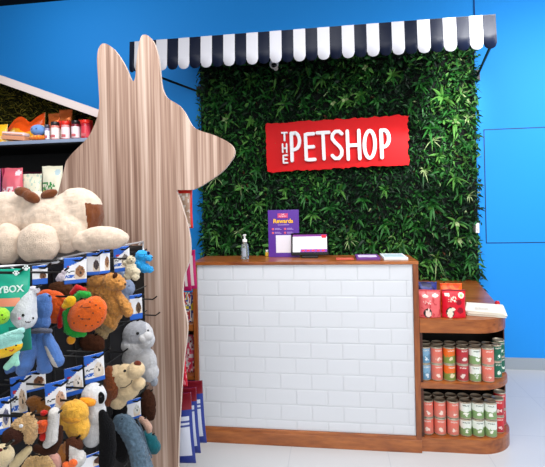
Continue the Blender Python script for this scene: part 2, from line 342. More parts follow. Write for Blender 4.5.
# ------------------------------------------------------------------ reception counter
CT = empty('reception_counter', (.69, -1.3, 0), 'wooden reception counter with front of a grid of white brick-shaped tiles', 'counter')
CY = -1.464
child(MB().box((-.035, CY-.012, 1.162), (1.41, -1.13, 1.182), bev=.003).build('counter_top', M_woodo), CT)
for a, b in ((-.03, -.002), (1.376, 1.408)): child(MB().box((a, CY-.01, .08), (b, -1.16, 1.162), bev=.002).build('side_panel', M_woodv), CT)
child(MB().box((-.002, CY+.01, .08), (1.376, -1.2, 1.162)).build('carcass', pm((.82, .82, .83))), CT)
mb = MB(); mb.box((-.03, CY-.012, 0), (1.408, -1.16, .078), bev=.002); mb.box((-.03, CY-.008, .078), (1.408, CY+.02, .098), bev=.001)
child(mb.build('plinth', M_woodo), CT)
mb = MB(); z1 = 1.160; row = 0; r0 = random.Random(3)
while z1 > .1:
    z0 = max(z1-.1, .099); x = -.002-(.062 if row % 2 else -.0+.16)+.0
    while x < 1.376:
        a, b = max(x, -.001), min(x+.2, 1.375)
        if b-a > .012:
            g = .0005; bv = .009; A = (a+g, z0+g, b-g, z1-g); y0 = CY+.009; y1 = CY+.0028+r0.uniform(-.0004, .0004)
            i0, i1 = (bv if b-a > .03 else .004), (bv if z1-z0 > .03 else .004)
            vs = [(A[0], y0, A[1]), (A[2], y0, A[1]), (A[2], y0, A[3]), (A[0], y0, A[3]), (A[0], y0-.005, A[1]), (A[2], y0-.005, A[1]), (A[2], y0-.005, A[3]), (A[0], y0-.005, A[3]),
                  (A[0]+i0, y1, A[1]+i1), (A[2]-i0, y1, A[1]+i1), (A[2]-i0, y1, A[3]-i1), (A[0]+i0, y1, A[3]-i1)]
            mb.add(vs, [(8, 9, 10, 11), (4, 5, 9, 8), (5, 6, 10, 9), (6, 7, 11, 10), (7, 4, 8, 11), (0, 1, 5, 4), (1, 2, 6, 5), (2, 3, 7, 6), (3, 0, 4, 7)])
        x += .2
    z1 = z0 if z0 <= .1 else z1-.1; row += 1
child(mb.build('tile_facing', mat('white_gloss_tile', (.85, .86, .88), .35, .35)), CT)
# ------------------------------------------------------------------ curved end shelf on the right
def side_unit(name, label, front, zs, mir=False):
    u = empty(name, ((front[0][0]+front[-1][0])/2, -.8, 0), label, 'shelf unit'); return u
SU = empty('end_shelf_unit', (1.7, -.8, 0), 'low wooden shelf unit with rounded corner, right of the counter', 'shelf unit')
def outline(off=0, rs=0, x0=1.412, back=-.02):
    pts = [(x0, back), (x0, -1.46+off), (1.755-rs, -1.46+off)]
    for i in range(1, 13):
        a = -PI/2+PI/2*i/12; pts.append((1.755-rs+(.25-off)*math.cos(a), -1.21+(.25-off)*math.sin(a)))
    pts.append((2.20-off-rs, back)); return pts
child(MB().slab(outline(0, .02), .738, .822).build('top_board', M_woodo), SU)
child(MB().slab(outline(.006, .008), .392, .425).build('shelf', M_woodo), SU)
child(MB().slab(outline(.008), 0, .085).build('plinth', M_woodo), SU)
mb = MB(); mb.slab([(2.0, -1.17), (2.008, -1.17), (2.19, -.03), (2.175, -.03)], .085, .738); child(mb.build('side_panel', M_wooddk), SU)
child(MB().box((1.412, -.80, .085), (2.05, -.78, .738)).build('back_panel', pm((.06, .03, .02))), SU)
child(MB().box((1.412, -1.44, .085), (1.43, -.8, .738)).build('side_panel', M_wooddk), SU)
# ------------------------------------------------------------------ cans
M_tin = mat('tin', (.72, .68, .60), .4, metal=.4)
def can_mat(key, c1, c2, c3):
    M = bpy.data.materials.new('can_label_'+key); M.use_nodes = True; nt = M.node_tree; B = nt.nodes['Principled BSDF']; L = nt.links.new
    tc = nt.nodes.new('ShaderNodeTexCoord'); sp = nt.nodes.new('ShaderNodeSeparateXYZ'); L(tc.outputs['Object'], sp.inputs[0])
    n = nt.nodes.new('ShaderNodeTexNoise'); n.inputs['Scale'].default_value = 55; n.inputs['Detail'].default_value = 3; oi = nt.nodes.new('ShaderNodeObjectInfo'); va = nt.nodes.new('ShaderNodeVectorMath'); vm = nt.nodes.new('ShaderNodeVectorMath'); vm.operation = 'SCALE'; vm.inputs[0].default_value = (3, 5, 2); L(oi.outputs['Random'], vm.inputs['Scale']); L(tc.outputs['Object'], va.inputs[0]); L(vm.outputs[0], va.inputs[1]); L(va.outputs[0], n.inputs['Vector'])
    def math_(op, a, b):
        m_ = nt.nodes.new('ShaderNodeMath'); m_.operation = op
        for i, q in enumerate((a, b)):
            if isinstance(q, (int, float)): m_.inputs[i].default_value = q
            else: L(q, m_.inputs[i])
        return m_.outputs[0]
    def mix(f, a, b):
        m_ = nt.nodes.new('ShaderNodeMix'); m_.data_type = 'RGBA'; L(f, m_.inputs[0])
        for i, q in ((6, a), (7, b)):
            if isinstance(q, tuple): m_.inputs[i].default_value = q+(1,)
            else: L(q, m_.inputs[i])
        return m_.outputs[2]
    zt = math_('ADD', sp.outputs[2], math_('MULTIPLY', math_('SUBTRACT', n.outputs[0], .5), .05))
    low = math_('LESS_THAN', zt, .050)
    base = mix(low, lin(c1), lin(c2))
    # pale animal shape low in the middle of the face
    dx = math_('MULTIPLY', sp.outputs[0], 42); dz = math_('MULTIPLY', math_('SUBTRACT', sp.outputs[2], .034), 48)
    r = math_('ADD', math_('ADD', math_('MULTIPLY', dx, dx), math_('MULTIPLY', dz, dz)), math_('MULTIPLY', n.outputs[0], 2.4))
    base = mix(math_('LESS_THAN', r, 1.45), base, lin(c3))
    # lettering band
    b1 = math_('MULTIPLY', math_('GREATER_THAN', sp.outputs[2], .080), math_('LESS_THAN', sp.outputs[2], .089))
    w = nt.nodes.new('ShaderNodeTexNoise'); w.inputs['Scale'].default_value = 300; L(va.outputs[0], w.inputs['Vector'])
    b1 = math_('MULTIPLY', math_('MULTIPLY', b1, math_('GREATER_THAN', w.outputs[0], .5)), math_('LESS_THAN', math_('ABSOLUTE', sp.outputs[0], 0), .02))
    base = mix(b1, base, lin((.93, .9, .86) if sum(c1) < 2.4 else (.2, .3, .25)))
    L(base, B.inputs['Base Color']); B.inputs['Roughness'].default_value = .35; return M
CANC = {'blue': ((.50, .68, .80), (.38, .57, .70), (.85, .9, .93)), 'salmon': ((.88, .45, .38), (.84, .48, .42), (.95, .86, .8)), 'orange and green': ((.90, .42, .12), (.48, .56, .26), (.9, .85, .7)),
        'crimson': ((.72, .16, .20), (.66, .24, .26), (.92, .84, .8)), 'white and green': ((.90, .92, .88), (.50, .62, .40), (.95, .95, .9)), 'dark green and white': ((.05, .40, .30), (.10, .42, .32), (.9, .95, .9)),
        'red': ((.80, .14, .18), (.70, .16, .20), (.94, .8, .78)), 'plain dark': ((.30, .20, .14), (.26, .18, .14), (.35, .3, .22))}
_cans = {}
def can(key, x, y, z, label, group, rz=0):
    H, R = .103, .0365
    if key not in _cans:
        ms = []
        b = MB().lathe([(R*.93, 0), (R, .003), (R, .006), (R*.97, .009), (R*.97, H-.009), (R, H-.006), (R, H-.003), (R*.96, H)], 26)
        l = MB().lathe([(R*.99, .006), (R*.99, H-.006)], 26); l.f = l.f[:-2]; l.m = l.m[:-2]; l.sm = l.sm[:-2]
        t = MB().lathe([(R*.93, 0), (R*.93, .0005), (R*.85, -.0015), (R*.3, -.0015)], 26)
        _cans[key] = (b, l, t, can_mat(key.replace(' ', '_'), *CANC[key])); _cans[key+'_me'] = None
    r = empty('food_can', (x, y, z), label, 'can', group, rz)
    b, l, t, mm = _cans[key]
    if _cans[key+'_me'] is None:
        _cans[key+'_me'] = [b.build('can_body', M_tin, r), l.build('label_wrap', mm, r), t.build('lid', M_tin, r, (0, 0, H+.0008))]
    else:
        for q in _cans[key+'_me']: c_ = q.copy(); COL.objects.link(c_); c_.parent = r
    return r
cols = ['blue', 'salmon', 'orange and green', 'crimson', 'white and green', 'salmon']
cx_ = [1.451, 1.5235, 1.600, 1.678, 1.7525, 1.829]
where = {0: 'beside the counter', 5: 'next to the dark green cans'}
for i, (k, x) in enumerate(zip(cols, cx_)):
    for j in (0, 1):
        w = ' '+where[i] if i in where else ''
        nb = {1: ' between the blue and orange ones'}.get(i, w)
        can(k, x, -1.385, .426+j*.1045, f"{k} food can on the upper shelf{nb}, {'upper' if j else 'lower'} one", 'front cans on the upper shelf', random.uniform(-.25, .25))
for j in (0, 1):
    can('dark green and white', 1.898, -1.315, .426+j*.1045, f"dark green can at the upper shelf rounded corner, {'upper' if j else 'lower'} one", 'front cans on the upper shelf', .3)
    can('dark green and white', 1.950, -1.222, .426+j*.1045, f"dark green can at the far right end of the upper shelf, {'upper' if j else 'lower'} one", 'front cans on the upper shelf', .5)
    nm = ['leftmost', 'second', 'third']
    for i, x in enumerate([1.461, 1.537, 1.615]):
        can('salmon', x, -1.383, .086+j*.1065, f"salmon red food can on the bottom shelf, {nm[i]} from the counter, {'top' if j else 'bottom'} layer", 'front cans on the bottom shelf', random.uniform(-.25, .25))
    for i, x in enumerate([1.690, 1.765, 1.839]):
        can('white and green', x, -1.383, .086+j*.1065, f"white and green can on bottom shelf, {['nearest the salmon cans', 'middle one of three', 'nearest the red cans'][i]}, {'top' if j else 'bottom'} layer", 'front cans on the bottom shelf', random.uniform(-.25, .25))
    can('red', 1.902, -1.325, .086+j*.1065, f"red food can next to the white and green cans on the bottom shelf, {'top' if j else 'bottom'} layer", 'front cans on the bottom shelf')
    can('red', 1.950, -1.225, .086+j*.1065, f"red food can at the far right end of the bottom shelf, {'top' if j else 'bottom'} layer", 'front cans on the bottom shelf')
for x in [1.47+.0775*i for i in range(6)]:
    for z, s in ((.426, 'upper'), (.086, 'bottom')):
        for j in (0, 1): can('plain dark', x, -1.30, z+j*.1045, f'dark topped can in the back row of the {s} shelf', f'back row cans on the {s} shelf')
# ------------------------------------------------------------------ pouches, boxes, papers
def pouch(name, root, w, h, t, paint, mats, nu=30, nv=40, seal=.08, M=None, flatbottom=True, topf=None):
    """puffed bag standing at z=0, facing -y; paint(u,v)->material index, u,v in 0..1 from lower left"""
    mb = MB(); vs = []; fs = []; ms = []
    def bulge(u, v):
        a = math.sin(PI*min(1, max(0, u)))**.55
        b = 1 if (flatbottom and v < .5) else math.sin(PI*min(1, v))**.6
        if v > 1-seal: return .04
        return max(.04, a*min(1, b*1.0)*min(1, (1-seal-v)*6+.04))
    for s_ in (-1, 1):
        for j in range(nv+1):
            for i in range(nu+1):
                u, v = i/nu, j/nv
                cr = noise.noise(Vector((u*5, v*6, w*40+s_)))*.10
                x = (u-.5)*w*(1-.04*math.sin(PI*v)); y = s_*t/2*(bulge(u, v)*(1+cr)); vs.append((x, y, v*h*(topf(u) if topf else 1)+noise.noise(Vector((u*3, 0, w*9)))*.02*h*(v > .9)))
    n1 = (nu+1)*(nv+1)
    for s_ in (0, 1):
        for j in range(nv):
            for i in range(nu):
                a = s_*n1+j*(nu+1)+i; q = (a, a+1, a+nu+2, a+nu+1); fs.append(q if s_ == 0 else q[::-1]); ms.append(paint((i+.5)/nu, (j+.5)/nv))
    def rim(idx):
        for a, b in zip(idx[:-1], idx[1:]): fs.append((a, a+n1, b+n1, b)); ms.append(paint(.02, .02))
    rim([i for i in range(nu+1)]); rim([nv*(nu+1)+i for i in range(nu, -1, -1)]); rim([j*(nu+1) for j in range(nv, -1, -1)]); rim([j*(nu+1)+nu for j in range(nv+1)])
    mb.add(vs, fs, ms, M, True); return mb.build(name, mats, root)
def dsk(u, v, cu, cv, ru, rv_): return ((u-cu)/ru)**2+((v-cv)/rv_)**2 < 1
def speck(u, v, f=14, s=0): return noise.noise(Vector((u*f, v*f, s)))
ZT = .8235
def treat(x0, x1, y, h, label, cmain, cdark, clight, paint, t=.06):
    r = empty('treat_bag', ((x0+x1)/2, y, ZT), label, 'treat bag', 'treat bags on the side shelf top')
    pouch('bag_body', r, x1-x0, h, t, paint, [pm(cmain, .3), pm(cdark, .35), pm(clight, .35), pm((.12, .06, .05)), pm((.55, .75, .45))], seal=.06)
def pt1(u, v):
    if v > .94: return 1
    if dsk(u, v, .30, .78, .13, .06) or dsk(u, v, .75, .80, .14, .07): return 2
    if dsk(u, v, .42, .18, .13, .16) and speck(u, v, 9) < .25: return 2
    if dsk(u, v, .39, .17, .18, .17) : return 3
    if .5 < v < .62 and .2 < u < .55 and speck(u, v, 30) > .1: return 2
    return 1 if speck(u, v, 7, 2) > .32 else 0
def pt2(u, v):
    if v > .95: return 1
    if dsk(u, v, .80, .80, .13, .11): return 4 if dsk(u, v, .80, .80, .06, .05) else 2
    if .10 < u < .30 and .78 < v < .87: return 2
    if .22 < u < .58 and .58 < v < .78 and speck(u, v, 26) > .05: return 2
    if dsk(u, v, .30, .17, .12, .17) or dsk(u, v, .42, .31, .1, .06): return 2
    if dsk(u, v, .31, .20, .17, .19): return 3
    if dsk(u, v, .68, .56, .12, .10) or dsk(u, v, .74, .27, .13, .11): return 1
    return 0
treat(1.413, 1.552, -1.405, .170, 'salmon pink treat bag with a dog picture standing against the counter', (.88, .40, .41), (.78, .26, .28), (.95, .84, .80), pt1)
treat(1.558, 1.700, -1.405, .172, 'bright red treat bag with a white dog and round cream badge', (.84, .08, .17), (.55, .04, .12), (.96, .90, .82), pt2)
treat(1.430, 1.556, -1.29, .20, 'blue treat bag standing behind the salmon pink one', (.16, .20, .52), (.08, .09, .30), (.6, .65, .85), lambda u, v: 1 if speck(u, v, 6, 4) > .05 else 0)
treat(1.575, 1.712, -1.29, .19, 'orange treat bag standing behind the bright red one', (.93, .38, .10), (.85, .25, .06), (.98, .7, .3), lambda u, v: 1 if speck(u, v, 6, 5) > .15 else 0)
for i in range(5):
    o = MB(); rr = random.Random(i); ry = rr.uniform(-.03, .03)
    M = T(1.865+rr.uniform(-.006, .006), -1.245+rr.uniform(-.006, .006), ZT+i*.0062) @ Matrix.Rotation(ry-.30, 4, 'Z')
    o.box((-.11, -.15, 0), (.11, .10, .0055), 0, M, .0015)
    if i == 4:
        for k in range(4): o.box((-.055, -.05-.018*k, .0056), (.02+.012*(k % 2), -.046-.018*k, .006), 1, M)
    tag(o.build('leaflet', [pm((.93, .91, .85), .6), pm((.5, .45, .45))]), ['cream booklet at the bottom of the stack beside the red treat bag', 'cream booklet second from the bottom of the stack', 'cream booklet in the middle of the stack', 'cream booklet second from the top of the stack', 'cream booklet with faint print topping the stack near the rounded corner'][i], 'booklet', 'stack of cream booklets')
c = Vector((1.985, -1.12, ZT)); o = MB().lathe([(.015, 0), (.016, .03), (.012, .034), (.012, .04)], 14)
tag(o.build('lip_tin', pm((.75, .08, .15), .3), None, c), 'tiny red cap standing just behind the cream booklets', 'cap')
c = Vector((1.60, -1.16, ZT)); c = at(444, 290, y=-1.1); c.z = ZT
o = MB(); o.lathe([(.02, 0), (.02, .006), (.006, .010)], 14); o.tube([(0, 0, .008), (0, 0, .10), (.001, 0, .165)], .005, 8); tag(o.build('display_rod', M_black, None, c), 'short thin black rod standing behind the orange treat bag', 'rod')
# counter-top things
ZC = 1.1825
r = empty('sanitizer_bottle', (.297, -1.33, ZC), 'clear pump bottle of hand sanitizer with white cap on the counter', 'bottle')
M_clear = mat('clear_plastic', (.93, .95, .97), .08, trans=.85, ior=1.2)
MB().lathe([(.022, 0), (.026, .004), (.026, .085), (.022, .10), (.012, .11), (.012, .116)], 24).build('bottle_body', M_clear, r)
o = MB().lathe([(.0262, .02), (.0262, .075)], 24); o.f = o.f[:-2]; o.m = o.m[:-2]; o.sm = o.sm[:-2]
keep = [i for i, f in enumerate(o.f) if 16 <= i <= 19]; o.f = [o.f[i] for i in keep]; o.m = [0]*len(keep); o.sm = [True]*len(keep); o.build('bottle_label', pm((.62, .66, .72)), r)
o = MB().lathe([(.014, .114), (.016, .118), (.016, .134), (.006, .138), (.006, .158), (.011, .160), (.011, .168)], 18); o.tube([(0, 0, .163), (0, -.025, .162)], .0045); o.build('pump_cap', M_white, r)
r = empty('rewards_sign', (.553, -1.22, ZC), 'upright purple rewards sign card standing behind the tablet', 'sign')
sc2 = MB().box((-.108, -.004, 0), (.108, .004, .328), bev=.001).build('sign_card', mat('purple_print', (.33, .13, .58), .35), r)
MB().box((-.09, .004, 0), (.09, .07, .006)).build('sign_foot', M_clear, r)
MB().box((-.055, -.0055, .03), (.058, -.0042, .152)).build('white_square', pm((.90, .89, .93)), sc2)
o = MB().box((-.04, -.0055, .272), (.032, -.0042, .304), bev=.0005); o.build('logo_patch', pm((.80, .25, .45)), sc2)
text_obj('logo_text', 'THE\nPETSHOP', .013, T(-.004, -.0064, .2895), .0003, pm((.98, .9, .93)), sc2)
text_obj('heading', 'Rewards', .040, T(-.002, -.006, .250), .0004, pm((.98, .74, .12)), sc2, bold=.0012)
o = MB()
for k, (x, z) in enumerate(((-.075, .195), (.01, .195), (-.075, .168), (.01, .168))):
    o.ball((x, -.005, z), (.008, .0015, .008), 1); o.box((x+.013, -.0055, z-.004), (x+.060, -.0042, z-.001)); o.box((x+.013, -.0055, z+.003), (x+.05, -.0042, z+.006))
o.box((-.04, -.0055, .222), (.04, -.0042, .226)); o.build('printed_lines', [pm((.72, .6, .85)), pm((.85, .35, .45))], sc2)
r = empty('tablet', (.735, -1.27, ZC), 'black point of sale tablet with lit white screen on the counter', 'tablet')
Mt = T(0, 0, .015) @ Matrix.Rotation(math.radians(-14), 4, 'X')
tc_ = MB().box((-.128, -.008, 0), (.128, .008, .155), 0, Mt, .005).build('tablet_case', mat('black_gloss', (.015, .015, .018), .15), r)
def scr(c, e=.45): return pm(c, .2, emit=c, estr=e)
o = MB().box((-.116, -.0095, .022), (.116, -.008, .142), 0, Mt); o.box((-.116, -.0105, .128), (.116, -.0095, .142), 1, Mt); o.box((-.065, -.0105, .022), (.116, -.0095, .042), 2, Mt); o.box((.08, -.011, .118), (.112, -.0105, .139), 3, Mt)
o.box((-.105, -.0105, .105), (-.01, -.0095, .108), 4, Mt)
for k in range(5): o.box((-.055+.034*k, -.0115, .027), (-.035+.034*k, -.0105, .037), 3, Mt)
o.build('screen', [scr((.93, .93, .95)), scr((.45, .22, .5), .4), scr((.48, .22, .6), .5), scr((.85, .15, .22), .5), scr((.6, .6, .65), .4)], tc_)
MB().box((-.055, -.03, 0), (.055, .05, .016), bev=.004).build('tablet_stand', M_black, r)
c = at(267, 257, y=-1.17); c.z = ZC; r = empty('small_bottle', c, 'tiny yellow bottle with pale cap left of the purple sign', 'bottle')
MB().lathe([(.011, 0), (.012, .003), (.012, .025), (.010, .028)], 14).build('bottle_body', pm((.9, .72, .2)), r); MB().lathe([(.009, .028), (.009, .045)], 14).build('cap', M_white, r)
def leaflet(x0, x1, y0, y1, label, c1, c2, t=.012):
    o = MB().box((x0, y0, ZC), (x1, y1, ZC+t), 0, None, .001); o.box((x0+.015, y0+.04, ZC+t), (x1-.015, y1-.05, ZC+t+.0008), 1)
    tag(o.build('leaflet_stack', [pm(c1), pm(c2)]), label, 'leaflets', 'leaflets on the counter top')
leaflet(1.04, 1.19, -1.40, -1.19, 'purple leaflets lying flat on the counter top', (.42, .22, .55), (.85, .82, .9))
leaflet(1.21, 1.36, -1.41, -1.17, 'white leaflets lying flat at the right end of the counter top', (.88, .92, .93), (.70, .80, .82), .014)
leaflet(.91, 1.025, -1.40, -1.30, 'thin salmon red leaflet flat on the counter right of the tablet', (.80, .35, .28), (.88, .5, .4), .003)
# ------------------------------------------------------------------ shelves left of the counter (mirror of the right unit)
LU = empty('end_shelf_unit', (-.3, -.8, 0), 'low wooden shelf unit behind the dog panel, left of the counter', 'shelf unit')
for nm_, z0, z1 in (('top_board', .725, .765), ('shelf', .40, .425), ('plinth', 0, .085)): child(MB().box((-.62, -1.46, z0), (-.038, -1.0, z1)).build(nm_, M_woodo), LU)
child(MB().box((-.62, -1.02, .085), (-.038, -1.0, .725)).build('back_panel', M_wooddk), LU)
child(MB().box((-.64, -1.46, .0), (-.62, -1.0, .765)).build('side_panel', M_wooddk), LU)
def slot_pack(x, y, z, w, h, label, cs, seed):
    r = empty('snack_pack', (x, y, z), label, 'pet snack pack', 'packs on the left side shelves')
    pouch('pack_body', r, w, h, .05, lambda u, v: min(3, max(0, int((speck(u, v, 5, seed)+.5)*4))), [pm(c, .35) for c in cs], 16, 20)
slot_pack(-.10, -1.38, .766, .10, .20, 'multicoloured snack pack on the top of the left shelf unit', [(.85, .75, .2), (.25, .3, .6), (.9, .88, .85), (.75, .2, .2)], 1)
slot_pack(-.22, -1.38, .766, .10, .20, 'red and blue snack pack deeper on the left shelf top', [(.2, .3, .6), (.8, .2, .2), (.9, .9, .9), (.85, .6, .2)], 2)
slot_pack(-.10, -1.38, .426, .11, .25, 'pink red snack pack on the middle left shelf', [(.80, .12, .25), (.85, .3, .4), (.9, .8, .8), (.6, .1, .2)], 3)
slot_pack(-.23, -1.38, .426, .11, .25, 'crimson snack pack further left on the middle left shelf', [(.7, .1, .2), (.8, .2, .3), (.3, .2, .4), (.9, .7, .7)], 4)
slot_pack(-.10, -1.38, .086, .11, .24, 'dark red snack pack on the lowest left shelf', [(.5, .1, .15), (.7, .2, .25), (.3, .2, .4), (.8, .7, .7)], 5)
# ------------------------------------------------------------------ dog shaped end panel
DP = empty('dog_panel', (-.1, -2.3, 0), 'tall wood grain end panel cut in the shape of a dog head', 'display panel')
out = [(64, 164), (72, 153), (82, 144), (90, 135), (97, 119), (99.6, 105.6), (98.6, 88.5), (96.8, 61), (97.5, 51), (100.3, 44.7), (103.7, 43), (108.8, 44.7), (115.7, 50.8), (122.5, 61), (127, 69.7), (130.4, 79), (132.8, 81.7), (135.2, 79), (136, 64.5), (138, 47.4), (140.4, 37), (143, 34.4), (147.6, 35), (151.7, 38.8), (155, 44.7), (158.5, 57.7), (160, 71.4), (161.3, 85), (163.7, 92.6), (167, 98), (174, 102), (179.8, 105.6), (185, 112.5), (189.3, 121), (192.8, 127), (201.3, 131.3), (211.6, 134), (223.6, 139.2), (231, 144), (235, 149.5), (234.6, 155.3), (231, 161), (225, 169), (218, 175), (209, 181), (200.6, 186.5), (192.4, 189.8), (176, 190), (179.4, 198), (183, 210), (186.5, 220.6), (189, 232.4), (190.5, 243), (190.5, 255), (188.5, 264), (185.5, 271), (183.4, 279), (182.2, 293), (183.4, 305), (186.4, 317), (187.6, 327), (186.4, 341), (184.6, 353), (183.4, 365), (181.6, 385), (180.6, 405), (179, 430), (178, 467), (178, 500)]
poly = [(at(a, b, y=-2.3)) for a, b in out]; poly = [(p.x, p.z) for p in poly]
xr = poly[-1][0]; poly += [(xr+.02, 0), (-.47, 0), (-.46, 1.2), (-.43, 1.6)]
# smooth (chaikin) once
q = []
for i in range(len(poly)):
    a, b = poly[i], poly[(i+1) % len(poly)]
    if i >= len(out)-1 or i in (46, 47): q.append(a); continue
    q += [(a[0]*.75+b[0]*.25, a[1]*.75+b[1]*.25), (a[0]*.25+b[0]*.75, a[1]*.25+b[1]*.75)]
M_dog = grain('pale_laminate_wood', (.46, .345, .29), (.645, .53, .465), (.81, .715, .655), (26, 1, .4), (95, 1, 1.4), .5, .3, p=(.37, .5, .63))
child(MB().prism(q, -2.3, -2.282, 0, 1).build('dog_shaped_board', [M_dog, pm((.80, .72, .66))]), DP)  # cut edges get a paler colour, standing in for light catching them
# ------------------------------------------------------------------ things behind the dog panel
def hang_pack(name, px0, px1, py0, py1, y, label, cat, mats, paint, t=.03, lean=0, group=None):
    a, b = at(px0, py1, y=y), at(px1, py0, y=y)
    r = empty(name, ((a.x+b.x)/2, y, a.z), label, cat, group); r.rotation_euler = (0, lean, 0)
    pouch('bag_body', r, b.x-a.x, b.z-a.z, t, paint, mats, 26, 34, .07, None, False); return r
HR = empty('product_rack', (-.12, -2.15, 0), 'black product rack behind the wooden dog panel', 'rack')
child(MB().box((-.24, -2.275, 0), (-.02, -1.98, 1.75), bev=.004).build('rack_body', M_blackp), HR)
PB = [pm((.78, .80, .86), .4), pm((.12, .19, .50), .35), pm((.45, .06, .12), .4), pm((.25, .3, .55), .4)]
def bagp(mar):
    def f(u, v):
        if v > 1-mar: return 2
        if v > 1-mar-.07 or v < .13 or u > .91 or u < .08: return 1
        if 1-mar-.16 < v < 1-mar-.13 or 1-mar-.22 < v < 1-mar-.20: return 3
        return 0
    return f
hang_pack('food_bag', 163, 194.5, 393, 462, -2.21, 'blue and white food bag with maroon top, nearest of three', 'food bag', PB, bagp(.24), .045, -.05, 'hanging blue food bags')
hang_pack('food_bag', 168, 199.5, 388, 452, -2.12, 'blue and white food bag with maroon top, middle one of three', 'food bag', PB, bagp(.20), .045, -.05, 'hanging blue food bags')
hang_pack('food_bag', 173, 205.5, 381, 442, -2.03, 'blue and white food bag with maroon top, farthest of three, by counter', 'food bag', PB, bagp(.22), .045, -.05, 'hanging blue food bags')
for y, z in ((-2.21, .735), (-2.12, .72), (-2.03, .715)):
    child(MB().tube([(-.03, y+.02, z-.005), (.11, y+.02, z-.012), (.125, y+.02, z)], .004).build('peg', M_chrome), HR)
hang_pack('chew_pack', 166, 192.3, 188.5, 228.5, -2.2, 'clear chew packet with red edge peeking out under the dog jaw', 'pet chew pack', [pm((.74, .62, .53), .25), pm((.82, .16, .12), .3), pm((.86, .82, .78), .3)], lambda u, v: 1 if (v > .88 or u > .93 or v < .04) else (2 if speck(u, v, 8) > .2 else 0), .02)
hang_pack('chew_pack', 170, 191, 252, 291, -2.12, 'magenta chew packet behind the chest of the dog panel', 'pet chew pack', [pm((.66, .08, .34), .3), pm((.9, .85, .85), .3)], lambda u, v: 1 if (.72 < u < .86 and .12 < v < .9) else 0, .02, -.04)
hang_pack('chew_pack', 176, 196.5, 250, 289, -2.03, 'magenta chew packet with pale stripe beside the counter corner', 'pet chew pack', [pm((.70, .10, .38), .3), pm((.85, .80, .78), .3)], lambda u, v: 1 if (.62 < u < .88 and .1 < v < .85) else 0, .02, -.04)
hang_pack('chew_pack', 168, 186.5, 330, 386, -2.2, 'red packet hanging low behind the dog panel above the maroon food bags', 'pet chew pack', [pm((.80, .10, .20), .3), pm((.9, .5, .55), .3)], lambda u, v: 1 if speck(u, v, 8) > .25 else 0, .02, -.05)
for y, z in ((-2.2, 1.62), (-2.12, 1.325), (-2.03, 1.33), (-2.2, .98)):
    child(MB().tube([(-.03, y+.014, z), (.12, y+.014, z-.008)], .004).build('peg', M_chrome), HR)
# ------------------------------------------------------------------ pitched display at the far left
GU = empty('pitched_display_unit', (-1.2, -1.7, 0), 'black wall display with sloping white roof board and turf backing at far left', 'display unit')
child(MB().box((-2.3, -1.895, 1.93), (-.335, -1.5, 1.954)).build('shelf', M_blackp), GU)
child(MB().box((-2.3, -1.905, 1.936), (-.335, -1.895, 1.957), bev=.002).build('shelf_lip', [mat('grey_blue_metal', (.50, .55, .64), .3)]), GU)
child(MB().box((-2.3, -1.9, 1.53), (-.335, -1.5, 1.555)).build('shelf', M_black), GU)
child(MB().box((-2.3, -1.5, 0), (-.335, -1.48, 1.945)).build('back_panel', M_blackp), GU)
for x in (-2.32, -.335): child(MB().box((x, -1.88, 0), (x+.02, -1.48, 1.925)).build('side_panel', M_blackp), GU)
sl = (2.113-2.353)/(.626)
def zr(x): return 2.353+(x+1.041)*sl
child(MB().prism([(-2.3, 1.955), (-.335, 1.955), (-.335, zr(-.335)-.03), (-2.3, zr(-2.3)-.03)], -1.52, -1.50).build('turf_panel', mat('olive_turf_backing', (.10, .10, .035), .95, .1)), GU)
mb = MB(); random.seed(9); GT = [mat('turf_dark', (.22, .23, .07), .8, .2), mat('turf_olive', (.46, .43, .14), .8, .2), mat('turf_light', (.68, .62, .25), .8, .2)]
for i in range(5200):
    x = random.uniform(-1.6, -.34); z = random.uniform(1.96, zr(x)-.035)
    leaf(mb, Vector((x, -1.525, z)), Vector((random.uniform(-1, 1), -.7, random.uniform(-.6, 1))), rv(), random.uniform(.02, .04), random.uniform(.003, .006), .2, random.choice([0, 0, 0, 1, 1, 2]), 2)
o = child(mb.build('turf_blades', GT), GU); o['kind'] = 'stuff'
p4 = [(-2.3, zr(-2.3)), (-.34, zr(-.34)), (-.34, zr(-.34)-.048), (-2.3, zr(-2.3)-.048)]
child(MB().prism(p4, -1.90, -1.50).build('roof_board', mat('pale_trim_board', (.74, .69, .68), .5)), GU)
for x in (-2.3, -.355): child(MB().box((x, -1.52, 1.95), (x+.02, -1.50, zr(x)-.05)).build('post', M_black), GU)
# goods on its upper shelf
ZS = 1.9565
def sx(px, y=-1.84): return at(px, 140, y=y).x
def bagS(name, px0, px1, h, y, label, cat, cs, paint, t=.05, z=ZS, lean=0, group=None, sc=.06, topf=None):
    a, b = sx(px0, y), sx(px1, y); r = empty(name, ((a+b)/2, y, z), label, cat, group); r.rotation_euler = (0, lean, 0)
    pouch('bag_body', r, b-a, h, t, paint, [pm(c, .28) for c in cs], 26, 26, sc, None, True, topf); return r
bagS('treat_bag', 8, 46, .21, -1.69, 'big shiny orange and yellow treat bag leaning on the far left top shelf', 'treat bag', [(.95, .66, .12), (.92, .33, .08), (.98, .88, .55)],
     lambda u, v: 1 if (v > .62+.25*abs(u-.6)-.1) else (2 if speck(u, v, 6, 3) > .22 else 0), .10, topf=lambda u: .55+.45*u+.22*math.sin(PI*min(1, u/.6))-.10*math.exp(-((u-.6)/.15)**2))  # pale specks are highlights painted on the yellow body
bagS('treat_bag', -14, 8, .125, -1.80, 'yellow treat bag at the left picture edge on the top shelf', 'treat bag', [(.95, .70, .15), (.9, .85, .7)], lambda u, v: 1 if v < .4 and speck(u, v, 8) > 0 else 0, .05)
o = MB(); M = Matrix.Rotation(.10, 4, 'Y')
